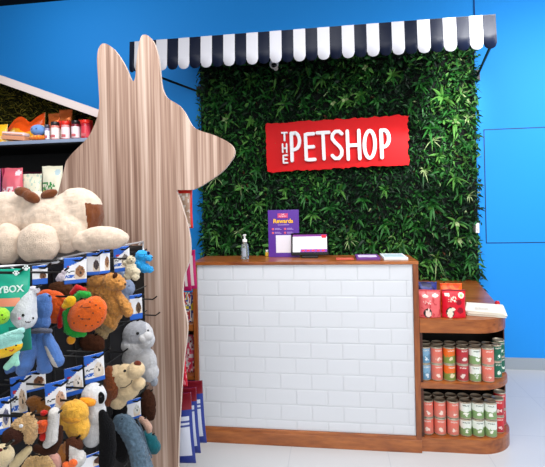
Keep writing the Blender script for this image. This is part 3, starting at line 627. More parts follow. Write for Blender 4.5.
o.box((-.075, -.03, .002), (.075, .03, .028), 0, M, .004); o.box((-.075, -.028, .030), (.07, .028, .050), 1, M, .004); o.box((-.07, -.031, .034), (.06, -.0285, .040), 0, M)
tag(o.build('flat_box', [pm((.80, .55, .42)), pm((.90, .80, .80))], None, (sx(16, -1.862), -1.862, ZS+.008)), 'pink and white flat packets lying in front of the orange bag', 'packet')
r = empty('plush_ball', (sx(38.5), -1.84, ZS+.012), 'blue plush ball toy with sleepy face on the top shelf', 'plush toy')
MB().ball((0, 0, .058), (.044, .04, .034)).build('body', fur((.42, .58, .82)), r)
for s_ in (-1, 1): MB().ball((s_*.014, -.037, .060), (.005, .004, .003)).build('eye', pm((.05, .05, .12)), r)
MB().ball((0, 0, .02), (.026, .026, .014)).build('foot', fur((.3, .45, .7)), r)
r = empty('plush_bun', (sx(37.5, -1.875), -1.875, ZS), 'small orange plush bun lying below the blue ball toy', 'plush toy')
o = MB(); o.ball((0, 0, .018), (.048, .022, .018)); o.build('bun', fur((.90, .45, .12)), r)
for k in range(3): MB().ball((-.02+.02*k, -.018, .024), (.005, .005, .006)).build('filling', fur((.98, .72, .25)), r)
def jar(px, lab, lidc, bodyc, labc, h=.088, y=-1.845, w=.024):
    r = empty('treat_jar', (sx(px, y), y, ZS), lab, 'treat jar', 'treat jars on the far left top shelf')
    MB().lathe([(w*.95, 0), (w, .004), (w, h), (w*.85, h+.004)], 20).build('jar_body', pm(bodyc, .2), r)
    o = MB().lathe([(w+.0006, .012), (w+.0006, h-.012)], 20); o.f = o.f[:-2]; o.m = o.m[:-2]; o.sm = o.sm[:-2]; o.build('jar_label', pm(labc, .4), r)
    MB().box((-w*.5, -w-.0016, .018), (w*.5, -w*.86, .034)).build('printed_picture', pm((.72, .36, .38)), r)
    MB().lathe([(w*.9, h+.003), (w, h+.005), (w, h+.022), (w*.95, h+.024)], 20).build('lid', pm(lidc, .3), r)
jar(47.5, 'slim pale jar with blue dotted label beside the blue ball toy', (.25, .25, .32), (.55, .5, .6), (.85, .86, .92), .075, w=.014)
jar(55.5, 'treat jar with white label and black lid, next right of the slim jar', (.12, .10, .12), (.75, .45, .42), (.90, .85, .84))
jar(66, 'treat jar with white and pink label under the copper bags', (.84, .16, .10), (.75, .5, .5), (.90, .80, .82))
jar(76, 'treat jar with dark lid and maroon contents, second from the dog neck', (.10, .06, .08), (.42, .12, .18), (.88, .80, .84), .09)
jar(86, 'red treat jar nearest the neck of the dog panel', (.86, .17, .12), (.60, .12, .17), (.74, .18, .24), .09, w=.027)
M_cop = mat('copper_foil', (.88, .46, .22), .25, metal=.45, bump=.8, bscale=30)
for k, (a, b, h, l) in enumerate(((49, 61, .195, 'copper foil treat bag behind the jars, left one'), (60, 73, .215, 'copper foil treat bag with pale glare behind the jars, right one'))):
    r = empty('foil_bag', ((sx(a, -1.72)+sx(b, -1.72))/2, -1.72, ZS), l, 'foil bag', 'copper foil bags'); pouch('bag_body', r, sx(b, -1.72)-sx(a, -1.72), h, .05, lambda u, v: 0, [M_cop], 20, 26)
for k, (a, b) in enumerate(((60, 72), (81, 92))):
    r = empty('red_box', ((sx(a, -1.78)+sx(b, -1.78))/2, -1.785, ZS), ['small red treat box behind the middle jars', 'small red treat box behind the rightmost jar'][k], 'treat box', 'red treat boxes'); w = (sx(b, -1.78)-sx(a, -1.78))/2
    MB().box((-w, -.02, 0), (w, .02, .128), bev=.002).build('box_body', pm((.85, .18, .12), .35), r); MB().box((-w*.8, -.0215, .02), (w*.8, -.02, .08), bev=.0003).build('front_label', pm((.9, .8, .75)), r)
Z2 = 1.556
bagS('food_bag', 1, 22, .250, -1.84, 'pink food bag standing on the dark shelf above the big plush dog', 'food bag', [(.84, .38, .44), (.92, .82, .84), (.6, .1, .25)], lambda u, v: 1 if (dsk(u, v, .82, .88, .14, .07) or (.3 < v < .55 and speck(u, v, 9) > -.05)) else (2 if speck(u, v, 5, 4) > .35 else 0), .07, Z2)
bagS('food_bag', -20, 0, .250, -1.84, 'purple pink food bag cut by the left picture edge', 'food bag', [(.45, .35, .55), (.8, .3, .4)], lambda u, v: 1 if v < .3 else 0, .07, Z2)
bagS('food_bag', 20, 41, .235, -1.70, 'dark maroon food bag at the back of the dark shelf', 'food bag', [(.28, .07, .15), (.5, .3, .4)], lambda u, v: 1 if .8 < v < .88 and .2 < u < .6 else 0, .05, Z2)
bagS('food_bag', 22, 41, .212, -1.82, 'cream food bag between the pink bag and the taller cream bag', 'food bag', [(.88, .86, .76), (.70, .78, .72)], lambda u, v: 1 if speck(u, v, 9) > .28 else 0, .06, Z2)
bagS('food_bag', 41.5, 62, .255, -1.82, 'tall cream food bag with green and yellow print beside the dog panel', 'food bag', [(.89, .87, .78), (.70, .78, .80), (.20, .52, .25), (.90, .80, .2)],
     lambda u, v: 1 if dsk(u, v, .80, .85, .13, .08) else (3 if dsk(u, v, .12, .36, .14, .06) else (2 if dsk(u, v, .3+.0*v, .50, .45, .12) and speck(u, v, 12) > -.02 else 0)), .06, Z2)
# ------------------------------------------------------------------ plush gondola
GX = .02
GD = empty('toy_gondola', (-.2, -3.0, 0), 'black display gondola with wire grid and pegs carrying the plush toys', 'gondola')
child(MB().box((-.5, -3.75, .0), (GX, -2.325, 1.372), bev=.004).build('gondola_body', M_blackp), GD)
mb = MB()
for i in range(12): y = -3.7+i*.115; mb.tube([(GX+.006, y, .05), (GX+.006, y, 1.36)], .0025, 6)
for i in range(11): z = .15+i*.115; mb.tube([(GX+.010, -3.74, z), (GX+.010, -2.33, z)], .0025, 6)
child(mb.build('wire_grid', M_black), GD)
mb = MB()
RA = [at(a, b, z=1.392) for a, b in ((-30, 268.5), (10, 266), (57, 262.5), (64, 257))]; RB = [at(a, b, z=1.392) for a, b in ((58, 258.5), (100, 250), (143, 241.5))]
mb.tube(RA, .0035, 8); mb.tube(RB+[RB[-1]+Vector((0, 0, -.045))], .0035, 8)
for p_ in RA[:3]+RB: mb.tube([p_, Vector((GX-.02, p_.y+.01, 1.376))], .003, 6)
child(mb.build('wire_rail', M_chrome), GD)
def peg(y, z, x1, m_=None):
    child(MB().tube([(GX, y, z), (x1-.02, y, z-.002), (x1, y, z+.012)], .003, 8).build('peg', m_ or M_black), GD)
def E(px, py, rx, rz=None, rd=None, d=0, ang=0):
    rz = rx if rz is None else rz; return ('e', px, py, rx, rz, min(rx, rz) if rd is None else rd, d, ang)
def Ch(*p): return ('c', p)
class Toy:
    def __init__(s, name, label, cx, cy, X, cat='plush toy', group='plush dog toys on the gondola', hook=None, tip=None):
        s.cx, s.cy = cx, cy; s.loc = at(cx, cy, x=X); s.k = (s.loc-CAM).dot(FW)/F
        s.root = empty(name, s.loc, label, cat, group, YAW); s.bvh = None
        if hook:   # pixel (x, y) of the hanging point
            q = s.wl(hook[0], hook[1], 0); w = Matrix.Rotation(YAW, 3, 'Z') @ q + s.loc
            peg(w.y, w.z, max(w.x+(tip or .02), GX+.05))
    def wl(s, px, py, d):
        P_ = CAM + ray(px, py)*((s.k*F)-d*s.k); return Matrix.Rotation(-YAW, 3, 'Z') @ (P_-s.loc)
    def px(s, v):
        w = Matrix.Rotation(YAW, 3, 'Z') @ v + s.loc - CAM; z = w.dot(FW)
        return 272.5+F*w.dot(R2)/z, 233.5-F*w.dot(U2)/z+SY, (s.k*F-z)/s.k
    def blob(s, name, spec, mats, vox=1.0, paint=None, amp=.35, body=False, parent=None, smooth=6, freq=.35):
        mb = MB()
        for q in spec:
            if q[0] == 'e':
                _, px, py, rx, rz, rd, d, ang = q
                M = Matrix.Translation(s.wl(px, py, d)) @ Matrix.Rotation(math.radians(-ang), 4, 'Y')
                mb.ball((0, 0, 0), (rx*s.k, rd*s.k, rz*s.k), M=M, seg=18, rings=12)
            else:
                pts = q[1]
                for a, b in zip(pts[:-1], pts[1:]):
                    L = math.hypot(b[0]-a[0], b[1]-a[1])+abs((b[3] if len(b) > 3 else 0)-(a[3] if len(a) > 3 else 0)); n = max(2, int(L/(.45*max(1.2, min(a[2], b[2]))))+1)
                    for i in range(n+1):
                        t = i/n; z = [a[j]+(b[j]-a[j])*t for j in range(3)]; dd = (a[3] if len(a) > 3 else 0)*(1-t)+(b[3] if len(b) > 3 else 0)*t
                        mb.ball(s.wl(z[0], z[1], dd), z[2]*s.k, seg=12, rings=8)
        o = mb.build(name+'_raw', pm((.5, .5, .5)))
        rm = o.modifiers.new('r', 'REMESH'); rm.mode = 'VOXEL'; rm.voxel_size = vox*s.k; rm.use_smooth_shade = True
        sm = o.modifiers.new('s', 'SMOOTH'); sm.factor = .5; sm.iterations = smooth
        dg = bpy.context.evaluated_depsgraph_get(); me = bpy.data.meshes.new_from_object(o.evaluated_get(dg)); bpy.data.objects.remove(o)
        if amp:
            me.update(); vn = [v.normal.copy() for v in me.vertices]
            for v, n_ in zip(me.vertices, vn):
                c = v.co/s.k; v.co += n_*(amp*s.k*(noise.noise(c*freq+Vector((s.cx, 0, 0)))+.6*noise.noise(c*freq*2.7)))
        me.materials.clear()
        for x in (mats if isinstance(mats, (list, tuple)) else [mats]): me.materials.append(x)
        me.polygons.foreach_set('use_smooth', [True]*len(me.polygons))
        if paint:
            for p in me.polygons:
                p.material_index = paint(*s.px(p.center))
        else: me.polygons.foreach_set('material_index', [0]*len(me.polygons))
        me.name = name; me.update()
        ob = bpy.data.objects.new(name, me); COL.objects.link(ob); ob.parent = parent or s.root
        if body or s.bvh is None: s.bvh = BVHTree.FromPolygons([v.co.copy() for v in me.vertices], [tuple(p.vertices) for p in me.polygons])
        return ob
    def surf(s, px, py):
        q = s.wl(px, py, 90); h = s.bvh.ray_cast(q, (s.wl(px, py, -50)-q).normalized()) if s.bvh else None
        return s.px(h[0])[2] if h and h[0] is not None else 3
    def ball(s, name, px, py, rx, m_, rz=None, rd=None, lift=0, parent=None):
        rz = rz or rx; d = s.surf(px, py)+lift
        return MB().ball(s.wl(px, py, d), (rx*s.k, (rd or min(rx, rz))*s.k*.7, rz*s.k), seg=14, rings=8).build(name, m_, parent or s.root)
    def line(s, name, pts, r, m_, lift=.1):
        return MB().tube([s.wl(a, b, s.surf(a, b)+lift) for a, b in pts], r*s.k, 6).build(name, m_, s.root)
EYE = pm((.02, .02, .025), .12); MOUTH = pm((.15, .08, .08), .6)
# ---- the big plush dog lying on top
C_ = (.92, .83, .745); BR = (.45, .24, .11)
t = Toy('plush_dog', 'very large cream plush dog with brown ears lying on top of the gondola', 58, 252, .0, group=None)
t.blob('body', [E(8, 224, 50, 33, 22, -8), E(52, 222, 34, 26, 22, -4), E(30, 205, 30, 14, 14, -6), E(78, 214, 26, 27, 20, -10), E(66, 233, 20, 20, 16, 4)], [fur(C_), fur(BR)], 1.4,
       lambda x, y, d: 1 if (x > 85+(y-203)*.1 and 203+(x-85)*.1 < y < 229 and x < 112) else 0, .9, True, freq=.12)
t.blob('leg', [E(104, 238, 25, 11.5, 12, 10, -3), E(88, 241, 17, 11, 12, 8)], fur(C_), 1.2, amp=.6, freq=.15)
t.blob('paw', [E(7, 244, 15, 20, 13, 20), E(-8, 244, 18, 19, 15, 20)], fur(C_), 1.2, amp=.6, freq=.15)
t.blob('paw', [E(38, 242, 19, 18, 13, 21), E(46, 245, 12.5, 15.5, 12, 20), E(31, 246, 12.5, 15.5, 12, 21), E(46, 238, 11, 12, 11, 20)], fur(C_), 1.2, amp=.6, freq=.15)
t.blob('ear', [E(23, 192, 9, 5, 4, 8, -12), E(31, 197, 9.5, 5.5, 4, 10, -28)], fur(BR), .9)
t.blob('ear', [E(49, 194, 9, 4.6, 4, 4, 17)], fur(BR), .9)
# ---- header cards
WH = (.90, .90, .91); BL = (.15, .38, .76)
def card(px, py, w, h, X, ang, label, style=0, dog=(.55, .38, .25), hook=True, turn=.62, bot=.16, name='header_card', t_=.9):
    """printed card w x h px centred at px,py hanging from its peg"""
    t = Toy(name, label, px, py, X, 'hang tag card', 'printed hang cards on the pegs')
    w = w/math.cos(turn)*.86; ang = ang*.15
    r = t.root; r.rotation_euler = (0, math.radians(-ang), YAW+turn); nu, nv = 22, 26; k = t.k
    mats_ = [pm(WH, .4), pm(BL, .35), pm(dog, .5), pm((.08, .06, .06), .5), pm((.70, .15, .2), .4), pm((.82, .76, .68), .5)]
    def pf(u, v):
        if dsk(u, v, .72, .40, .05, .05) or dsk(u, v, .60, .52, .03, .03) or dsk(u, v, .80, .54, .03, .03): return 3
        if style in (0, 3):
            if v > .95-.36*(1-u)*(1.3 if style == 3 else 1.0) and v > .55: return 4 if dsk(u, v, .25, .66, .12, .04) else 1
            if v < bot: return 1
            if u < .45 and .22 < v < .36: return 1 if speck(u, v, 20) > -.2 else 0
            if .1 < u < .52 and .42 < v < .50 and speck(u, v, 30) > -.05: return 3
        elif style == 1:
            if v < bot: return 1
            if v > .85: return 1
        elif style == 2:
            if v > .80: return 1
            if v < .1: return 1
        if dsk(u, v, .70, .46, .20, .22): return 2
        if dsk(u, v, .70, .34, .26, .30): return 5
        return 0
    mb = MB(); vs = []; fs = []; ms = []
    for s_ in (0, 1):
        for j in range(nv+1):
            for i in range(nu+1):
                u, v = i/nu, j/nv; vs.append(((u-.5)*w*k, (s_*t_-1.6*math.sin(PI*u)*.5+.6*math.sin(PI*v))*k*.5, (v-.5)*h*k))
    n1 = (nu+1)*(nv+1)
    for s_ in (0, 1):
        for j in range(nv):
            for i in range(nu):
                if dsk((i+.5)/nu, (j+.5)/nv, .5, .90, .16, .035): continue
                a = s_*n1+j*(nu+1)+i; q = (a, a+1, a+nu+2, a+nu+1); fs.append(q if s_ == 0 else q[::-1]); ms.append(pf((i+.5)/nu, (j+.5)/nv) if s_ == 0 else 0)
    def rim(idx):
        for a, b in zip(idx[:-1], idx[1:]): fs.append((a, a+n1, b+n1, b)); ms.append(0)
    rim(list(range(nu+1))); rim([nv*(nu+1)+i for i in range(nu, -1, -1)]); rim([j*(nu+1) for j in range(nv, -1, -1)]); rim([j*(nu+1)+nu for j in range(nv+1)])
    mb.add(vs, fs, ms, None, True); mb.build('printed_board', mats_, r)
    if hook:
        q = Matrix.Rotation(YAW, 3, 'Z') @ Vector((0, .2*k, h*.40*k)) + t.loc; peg(q.y, q.z, max(q.x+.035, GX+.06))
    return t
card(75.5, 270.5, 20, 26, .13, -6, 'blue and white hang card with dog photo under the haunch of the big plush', 0)
card(93.5, 264, 14, 22, .07, 2, 'grey hang card with small brown dog photo behind the tan bear', 1, (.25, .2, .2), turn=.3)
card(105, 261, 8, 25, .10, -8, 'narrow turned white card with blue top near the cream bear', 2, turn=.9)
card(122, 259, 15, 25, .08, 14, 'tilted blue and white card with cat photo behind the cream bear', 3, (.45, .42, .4))
card(40, 275, 13, 19, .06, -6, 'hang card with dog photo beside the teal toy bag', 1, (.45, .3, .2), bot=.3)
card(136, 307, 12, 25, .10, 4, 'white card with dark blue band behind the grey seal toy', 1, (.35, .25, .15), bot=.22)
card(94.5, 368, 18, 28, .13, 14, 'blue topped card with white terrier photo above the penguin toy', 0, (.85, .8, .74))
card(74, 381, 16, 28, .12, 12, 'blue topped card with white poodle photo above the yellow duck', 3, (.88, .84, .8))
card(56, 398, 18, 33, .15, 12, 'blue and white card with small dog photo hanging left of the yellow duck', 0, (.75, .6, .5))
card(34, 381, 20, 20, .05, 3, 'card with curly brown dog photo below the long limbed blue plush', 1, (.45, .28, .18), bot=.12)
card(19, 398, 13, 44, .06, 12, 'long blue and white card behind the shaggy tan dog toy', 3, (.75, .65, .55))
card(3, 416, 12, 36, .12, -4, 'white and blue card cut by the left picture edge', 0, (.4, .4, .5))
card(94, 461, 24, 16, .17, 14, 'white card with brown dog photo at the bottom below the penguin', 1, (.3, .18, .12))
card(134, 409, 13, 20, .07, 3, 'plain white card behind the brown and cream dog toy', 2, (.8, .8, .78))
card(28, 452, 22, 15, .05, 0, 'brown printed card low behind the rope toy', 1, (.4, .25, .2), hook=False) if False else None
# ---- teal toy bag
t = Toy('toy_bag', 'teal toy bag with white paw prints and the letters Y BOX, at left edge', 10, 348, .14, 'toy bag', None, (18, 272))
k = t.k
Mq = T(*(t.wl(8, 350, -4)))
pouch('bag_body', t.root, 48*k, 82*k, 12*k, lambda u, v: 1 if (.56 < v < .64 and .2 < u < .82) else (2 if v < .30 and u > .6 else 0), [pm((.10, .66, .54), .35), pm((.93, .58, .45), .4), pm((.05, .45, .38), .4)], 30, 40, .06, Mq)
for a, b, q in ((26, 268, 4.2), (16, 273, 3.8)):
    o = MB(); o.ball(t.wl(a, b+1, 2.0), (q*.5*k, .6*k, q*.42*k))
    for j in range(4): an = PI*(.12+.25*j); o.ball(t.wl(a-q*.75*math.cos(an), b+1-q*.72*math.sin(an), 2.0), (q*.2*k, .6*k, q*.24*k))
    o.build('paw_print', pm((.9, .94, .93)), t.root)
M_bt = pm((.88, .95, .93))
text_obj('bag_lettering', 'YBOX', 9.5*k, T(*t.wl(10.5, 289.5, 3.2)) @ Matrix.Rotation(-.06, 4, 'Y'), .3*k, M_bt, t.root, bold=.0004)
t = Toy('plush_ball', 'lime green ball toy in front of the teal toy bag at left edge', 1, 316, .17, group=None)
t.blob('body', [E(0, 316, 9, 8.5)], fur((.58, .80, .18)), .8); t.ball('eye', 2, 315, .9, EYE); t.line('mouth', [(2, 319), (4, 320), (6, 318)], .35, MOUTH)
# ---- white drop shaped toy
t = Toy('plush_dumpling', 'white drop shaped plush with smiling face and gathered top', 24, 309, .165, hook=(33, 290))
t.blob('body', [Ch((32, 292, 3.6, 0), (29, 299, 7, 0), (26, 307, 10, 0), (23.5, 315, 12.3, 0), (25, 318, 11.5, 0))], fur((.90, .91, .93)), .8, amp=.25)
t.blob('knot', [E(29, 289.5, 3.2, 3), E(33, 288.5, 4, 2.6), E(37, 290.5, 2.8, 3), E(33, 291.5, 4, 2)], fur((.88, .86, .90)), .6)
t.ball('eye', 23, 315.3, 1.5, EYE); t.ball('eye', 33, 318.2, 1.2, EYE); t.ball('cheek', 19.2, 318.5, 1.5, pm((.9, .55, .68)), lift=-.3)
t.line('mouth', [(25.5, 321), (26.2, 322.6), (27.4, 322.4), (27.9, 321.4), (28.6, 322.6), (29.8, 322.6), (30.2, 321)], .5, MOUTH)
# ---- blue long limbed plush
BLU = (.30, .45, .70)
t = Toy('plush_octopus', 'blue plush with hooded head, grey collar and long limbs', 42, 335, .12, hook=(43, 300))
t.blob('head', [E(42, 308, 10, 14, 8), E(40, 322, 10.5, 10, 8), E(45, 300, 6.5, 7, 6)], fur(BLU), .9, body=True)
t.blob('body', [E(40, 338, 10.5, 8, 7), Ch((40, 338, 8, 0), (43, 355, 6.5, 0), (44, 368, 6, 0)), Ch((41, 368, 4.5), (48, 369, 4.5))], fur(BLU), .9)
t.blob('collar', [Ch((33, 331, 2.6, 6), (41, 330.5, 2.8, 8), (50, 331, 2.4, 5))], fur((.35, .36, .42)), .6)
t.blob('limb', [Ch((34, 337, 6, 3), (31, 350, 7.2, 5), (26, 364, 7.6, 7), (23, 369, 7, 7))], fur(BLU), .9)
t.blob('limb', [Ch((47, 337, 5, 2), (53, 350, 6.3, 4), (58, 361, 6.2, 6))], [fur(BLU), fur((.85, .82, .80))], .7, lambda x, y, d: 1 if (x-48)*-.5+(y-336)*.28 > 3.6 and y > 346 else 0)
t.blob('limb', [Ch((25, 352, 3.5, -4), (12, 368, 4.5, -4), (2, 371, 5, -4))], fur(BLU), .9)
# ---- slice toy
t = Toy('plush_slice', 'mint and yellow plush slice with smiling face at left edge', 10, 345, .20, hook=(14, 336))
t.blob('body', [E(4, 350, 19, 7.5, 5, 0, 14), E(12, 346, 11, 7, 5, 0, 18), E(6, 341, 17, 7, 5, 0, 14), E(14, 338, 10, 5.5, 5, 0, 16)], [fur((.93, .74, .12)), fur((.62, .87, .83))], .6, lambda x, y, d: 1 if y < 348-(x-5)*.28 else 0, .2)
t.blob('crust', [Ch((-12, 343, 3, 0), (6, 336, 3.4, 0), (22, 330.5, 3, 0))], fur((.66, .90, .86)), .6)
t.ball('eye', 6, 349.5, .9, EYE); t.ball('eye', 16, 345.5, .9, EYE); t.line('mouth', [(9.5, 350.5), (12, 351), (14, 348.8)], .6, pm((.7, .1, .12)))
t.blob('tassel', [Ch((18, 352, 2, 0), (13, 361, 4, 0), (7, 367, 3.4, 0)), Ch((16, 354, 2, 0), (17, 364, 2.6, 0))], fur((.60, .85, .76)), .6)
# ---- burger
OR = (.88, .38, .10)
t = Toy('plush_burger', 'orange plush burger with sesame bun, green lettuce and yellow cheese', 76, 315, .15, hook=(72, 296))
def bun(x, y, d): return 0
t.blob('bun', [E(87, 315, 20.5, 16.5, 8, 3, 28), E(94, 309, 13, 13, 8, 3, 20), E(80, 322, 11.5, 9.5, 7, 3)], fur(OR, .06), .9, body=True, amp=.5)
t.blob('bun', [E(54, 307, 15, 17, 8, -6, 10), E(47, 300, 12, 11, 7, -6)], fur((.84, .33, .09), .06), .9, amp=.5)
t.blob('lettuce', [Ch((88, 295, 3.4, 2), (80, 294, 3.6, 2), (74, 300, 3.4, 1)), Ch((72, 308, 3.2, 1), (66, 314, 3.8, 1), (67, 322, 3.4, 1), (68, 330, 4, 1), (74, 334, 3.8, 1), (84, 334, 2.8, 0))], fur((.13, .60, .20)), .7, amp=.8, freq=.6)
t.blob('tomato', [Ch((84, 290, 2.8, -1), (77, 287.5, 3, -1), (72, 293, 2.6, -1))], fur((.72, .07, .08)), .7)
t.blob('tomato', [Ch((62, 308, 2.2, -1), (59.5, 318, 2.6, -1), (60, 326, 2.6, -1))], fur((.72, .07, .08)), .7)
t.blob('cheese', [E(70, 301.5, 6.5, 5.6, 3, 5, 30), E(66, 305, 5, 3.5, 2.6, 5, 30)], fur((.96, .72, .10)), .7)
t.blob('tassel', [E(71, 340, 4.6, 4.4, 3, 2)], fur((.93, .62, .10)), .6); t.ball('tassel_centre', 71, 340, 1.8, fur((.85, .35, .1)))
for a, b in ((85, 299.5), (96, 305), (82, 306), (93, 313), (79, 316), (82.5, 319), (89.5, 319), (100, 308), (74, 323), (86, 325.5), (92, 325.5), (102, 318), (98, 322), (90, 302)):
    q = t.surf(a, b); t.bvh and MB().ball(t.wl(a, b, q), (1.0*t.k, .6*t.k, .7*t.k), seg=8, rings=6).build('sesame_seed', pm((.25, .1, .03)), t.root)
t.line('stitch', [(80, 307), (86, 307.6), (91, 307)], .3, MOUTH); t.line('stitch', [(80, 318.6), (85, 318.9), (89, 319)], .3, MOUTH)
# ---- tan bear
TN = (.78, .54, .27)
t = Toy('plush_bear', 'shaggy tan plush bear hanging beside the burger', 108, 305, .10, hook=(105, 276))
t.blob('body', [E(114, 305, 11, 17, 8), E(108, 318, 11, 15, 8), E(106, 292, 12, 10, 8), E(102, 332, 7, 8, 6), E(92, 290, 9, 6, 5)], [fur(TN, .22), fur((.62, .52, .36), .2)], .8, lambda x, y, d: 1 if y > 322+.6*(x-100) and y > 318 else 0, 1.2, True, freq=.5)
t.blob('head', [E(113, 282, 11, 9, 8, 3, -8), E(120, 284, 6, 6.5, 6, 5), E(98, 281, 12, 5.5, 6, 2, 5)], fur(TN, .22), .8, amp=1.0, freq=.5, body=True)
t.blob('arm', [Ch((118, 296, 4.5, 3), (125, 305, 5.4, 5), (128, 312, 5.2, 6))], fur(TN, .22), .8, amp=1.0, freq=.5)
t.blob('ear', [E(115, 275.5, 2.4, 3.2, 2, 8, -30)], fur((.28, .16, .10)), .5)
t.ball('eye', 119, 281, .8, EYE); t.ball('nose', 125, 284, 1.2, MOUTH)
# ---- cream bear, bright blue dog, pale blue toy
t = Toy('plush_bear', 'small cream plush bear hanging beside the bright blue toy', 132, 268, .13, hook=(130, 258))
t.blob('body', [E(131, 270, 6, 8, 5), E(131, 260, 4.6, 4.4, 4.4), E(136, 272, 4.4, 4, 4, 2), E(135.5, 277, 4, 3.8, 4, 3), E(128, 276, 4.5, 4, 4), E(126, 263, 3.4, 3)], fur((.87, .82, .70)), .6, amp=.5, freq=.6)
t.ball('eye', 130, 259, .6, EYE); t.ball('eye', 133, 259, .6, EYE); t.ball('nose', 131.5, 261, .7, MOUTH)
t = Toy('plush_dog', 'bright sky blue plush dog at the top right of the toys, against the dog panel', 143, 262, .13, hook=(142, 252))
SB = (.16, .62, .88)
t.blob('body', [E(142, 256, 7, 6, 5), E(149, 258, 3.6, 3.5, 3.5, 2), E(140, 264, 5.6, 7, 5), E(145, 268, 5.5, 5, 5), E(150, 269.5, 3.8, 3.6, 3.5), E(137, 262, 3.5, 6, 3.5)], fur(SB), .6, amp=.6, freq=.6)
t.ball('ear', 148.5, 253, 1.6, fur((.05, .15, .35))); t.ball('eye', 144.5, 255, .6, EYE); t.ball('nose', 152, 257.5, .8, EYE)
t = Toy('plush_elephant', 'pale grey blue plush toy hanging behind the tan bear', 126, 291, .055, hook=(126, 276))
t.blob('body', [E(127, 288, 8, 9, 5), E(124, 297, 7, 7, 5), E(122, 275, 6, 8, 4), E(120, 283, 5, 6, 4)], fur((.58, .64, .76)), .7); t.ball('eye', 129, 286, .6, EYE)
# ---- grey seal
t = Toy('plush_seal', 'light grey plush seal with pale muzzle beside the dog panel', 137, 350, .13, hook=(135, 322))
SG = (.66, .67, .70)
t.blob('body', [E(138, 335, 15.5, 14.5, 10), E(134, 345, 13, 10, 10), E(146, 340, 9, 9, 8, 3), E(143, 362, 14, 16, 9, -2), E(150, 372, 9, 10, 8, -2), E(133, 358, 11, 11, 8, -2)], [fur(SG), fur((.80, .80, .81))], .8, lambda x, y, d: 1 if y > 344 or x > 146 else 0, .4, True)
t.blob('muzzle', [E(148, 336, 5, 4.4, 4, 10), E(143.5, 338.5, 4.6, 4.2, 4, 10.5), E(146, 342.5, 4.5, 2.6, 3, 9)], fur((.84, .84, .85)), .6)
t.ball('eye', 137.6, 333.4, 1.5, EYE); t.ball('eye', 148, 330.5, 1.1, EYE)
t.blob('flipper', [E(154, 381, 4, 5.5, 3, 0, 0)], fur((.58, .60, .64)), .6)
t.line('mouth', [(141, 340.5), (144.5, 342), (148.5, 340.8)], .45, MOUTH, .6)
# ---- brown and cream dog lying sideways
t = Toy('plush_dog', 'cream plush dog head with brown ear and brown nose above the denim toy', 125, 385, .16, hook=(116, 368))
CR = (.86, .76, .60)
t.blob('head', [E(124, 377, 15, 13, 9, 0, 10), E(136, 370, 9, 8, 8, 3, 10), E(117, 373, 10, 8, 8), E(128, 391, 14, 9, 8, 0, 30), E(118, 401, 9, 8, 7), E(139, 384, 7, 6, 6, 3, 30)], fur(CR), .8, amp=.4, body=True)
t.blob('ear', [E(111, 384, 7.5, 16, 5, 5, 8), E(109, 372, 5.5, 6, 4, 4), E(108, 398, 4.5, 9, 4, 4)], fur((.48, .25, .12), .2), .8, amp=.8, freq=.5)
t.ball('nose', 137.5, 363.5, 3.8, fur((.45, .2, .12)), 3.0); t.ball('eye', 124.8, 371, 1.5, EYE)
t.line('mouth', [(120, 388), (126, 387), (131, 383), (132, 380)], .45, MOUTH)
# ---- penguin
t = Toy('plush_penguin', 'black and white plush penguin with orange beak', 95, 420, .215, hook=(95, 388))
t.blob('body', [E(94, 396, 12.5, 13, 9), E(95, 412, 11, 14, 9), E(93, 430, 12, 15, 9), E(92, 438, 9, 9, 8)], fur((.90, .90, .91)), .9, body=True, amp=.3)
t.blob('wing', [Ch((102, 413, 3.5, 7), (107, 428, 7.5, 6), (108, 446, 8.5, 5), (107, 462, 8, 4)), E(104, 418, 5, 6, 4, 6)], fur((.04, .04, .05), .05), .8)
t.blob('eye_patch', [E(100.5, 398, 4.3, 6, 2, t.surf(100.5, 398)-.8)], fur((.05, .05, .06)), .5); t.ball('eye', 100.8, 396.8, 1.2, EYE, lift=1.5)
t.blob('beak', [Ch((92.5, 402.5, 3.6, 9), (87, 402, 4.2, 12), (82, 400, 2.5, 13))], fur((.93, .60, .12)), .6)
# ---- yellow duck
t = Toy('plush_duck', 'yellow plush duck seen from behind, left of the penguin', 73, 425, .19, hook=(70, 400))
YL = (.91, .68, .25)
t.blob('body', [E(74, 413, 15, 13.5, 9), E(78, 427, 12, 14, 9), E(68, 420, 9, 10, 8)], fur(YL, .15), .9, amp=.6, freq=.3)
t.blob('wing', [E(71, 419, 10, 4, 4, 6, -8)], fur((.84, .58, .18)), .7)
# ---- brown and white puppy with orange
t = Toy('plush_puppy', 'brown and white plush puppy with orange beak at the bottom below the duck', 72, 452, .205, hook=(73, 440))
t.blob('body', [E(73, 446, 10, 9, 7), E(77, 458, 9, 9, 7), E(63, 455, 5.5, 11, 5)], [fur((.88, .86, .84)), fur((.28, .15, .09)), fur((.60, .38, .16))], .8, lambda x, y, d: 2 if x < 65.5 else (1 if y < 448+.5*(x-75) and y < 450 else (1 if 62 < x < 69 and y < 462 else 0)), .5)
t.blob('beak', [E(66, 465, 4, 3.4, 3, 6), E(73, 463, 4.5, 4, 3, 7), E(70, 467, 5, 3, 3, 7)], fur((.95, .42, .18)), .6)
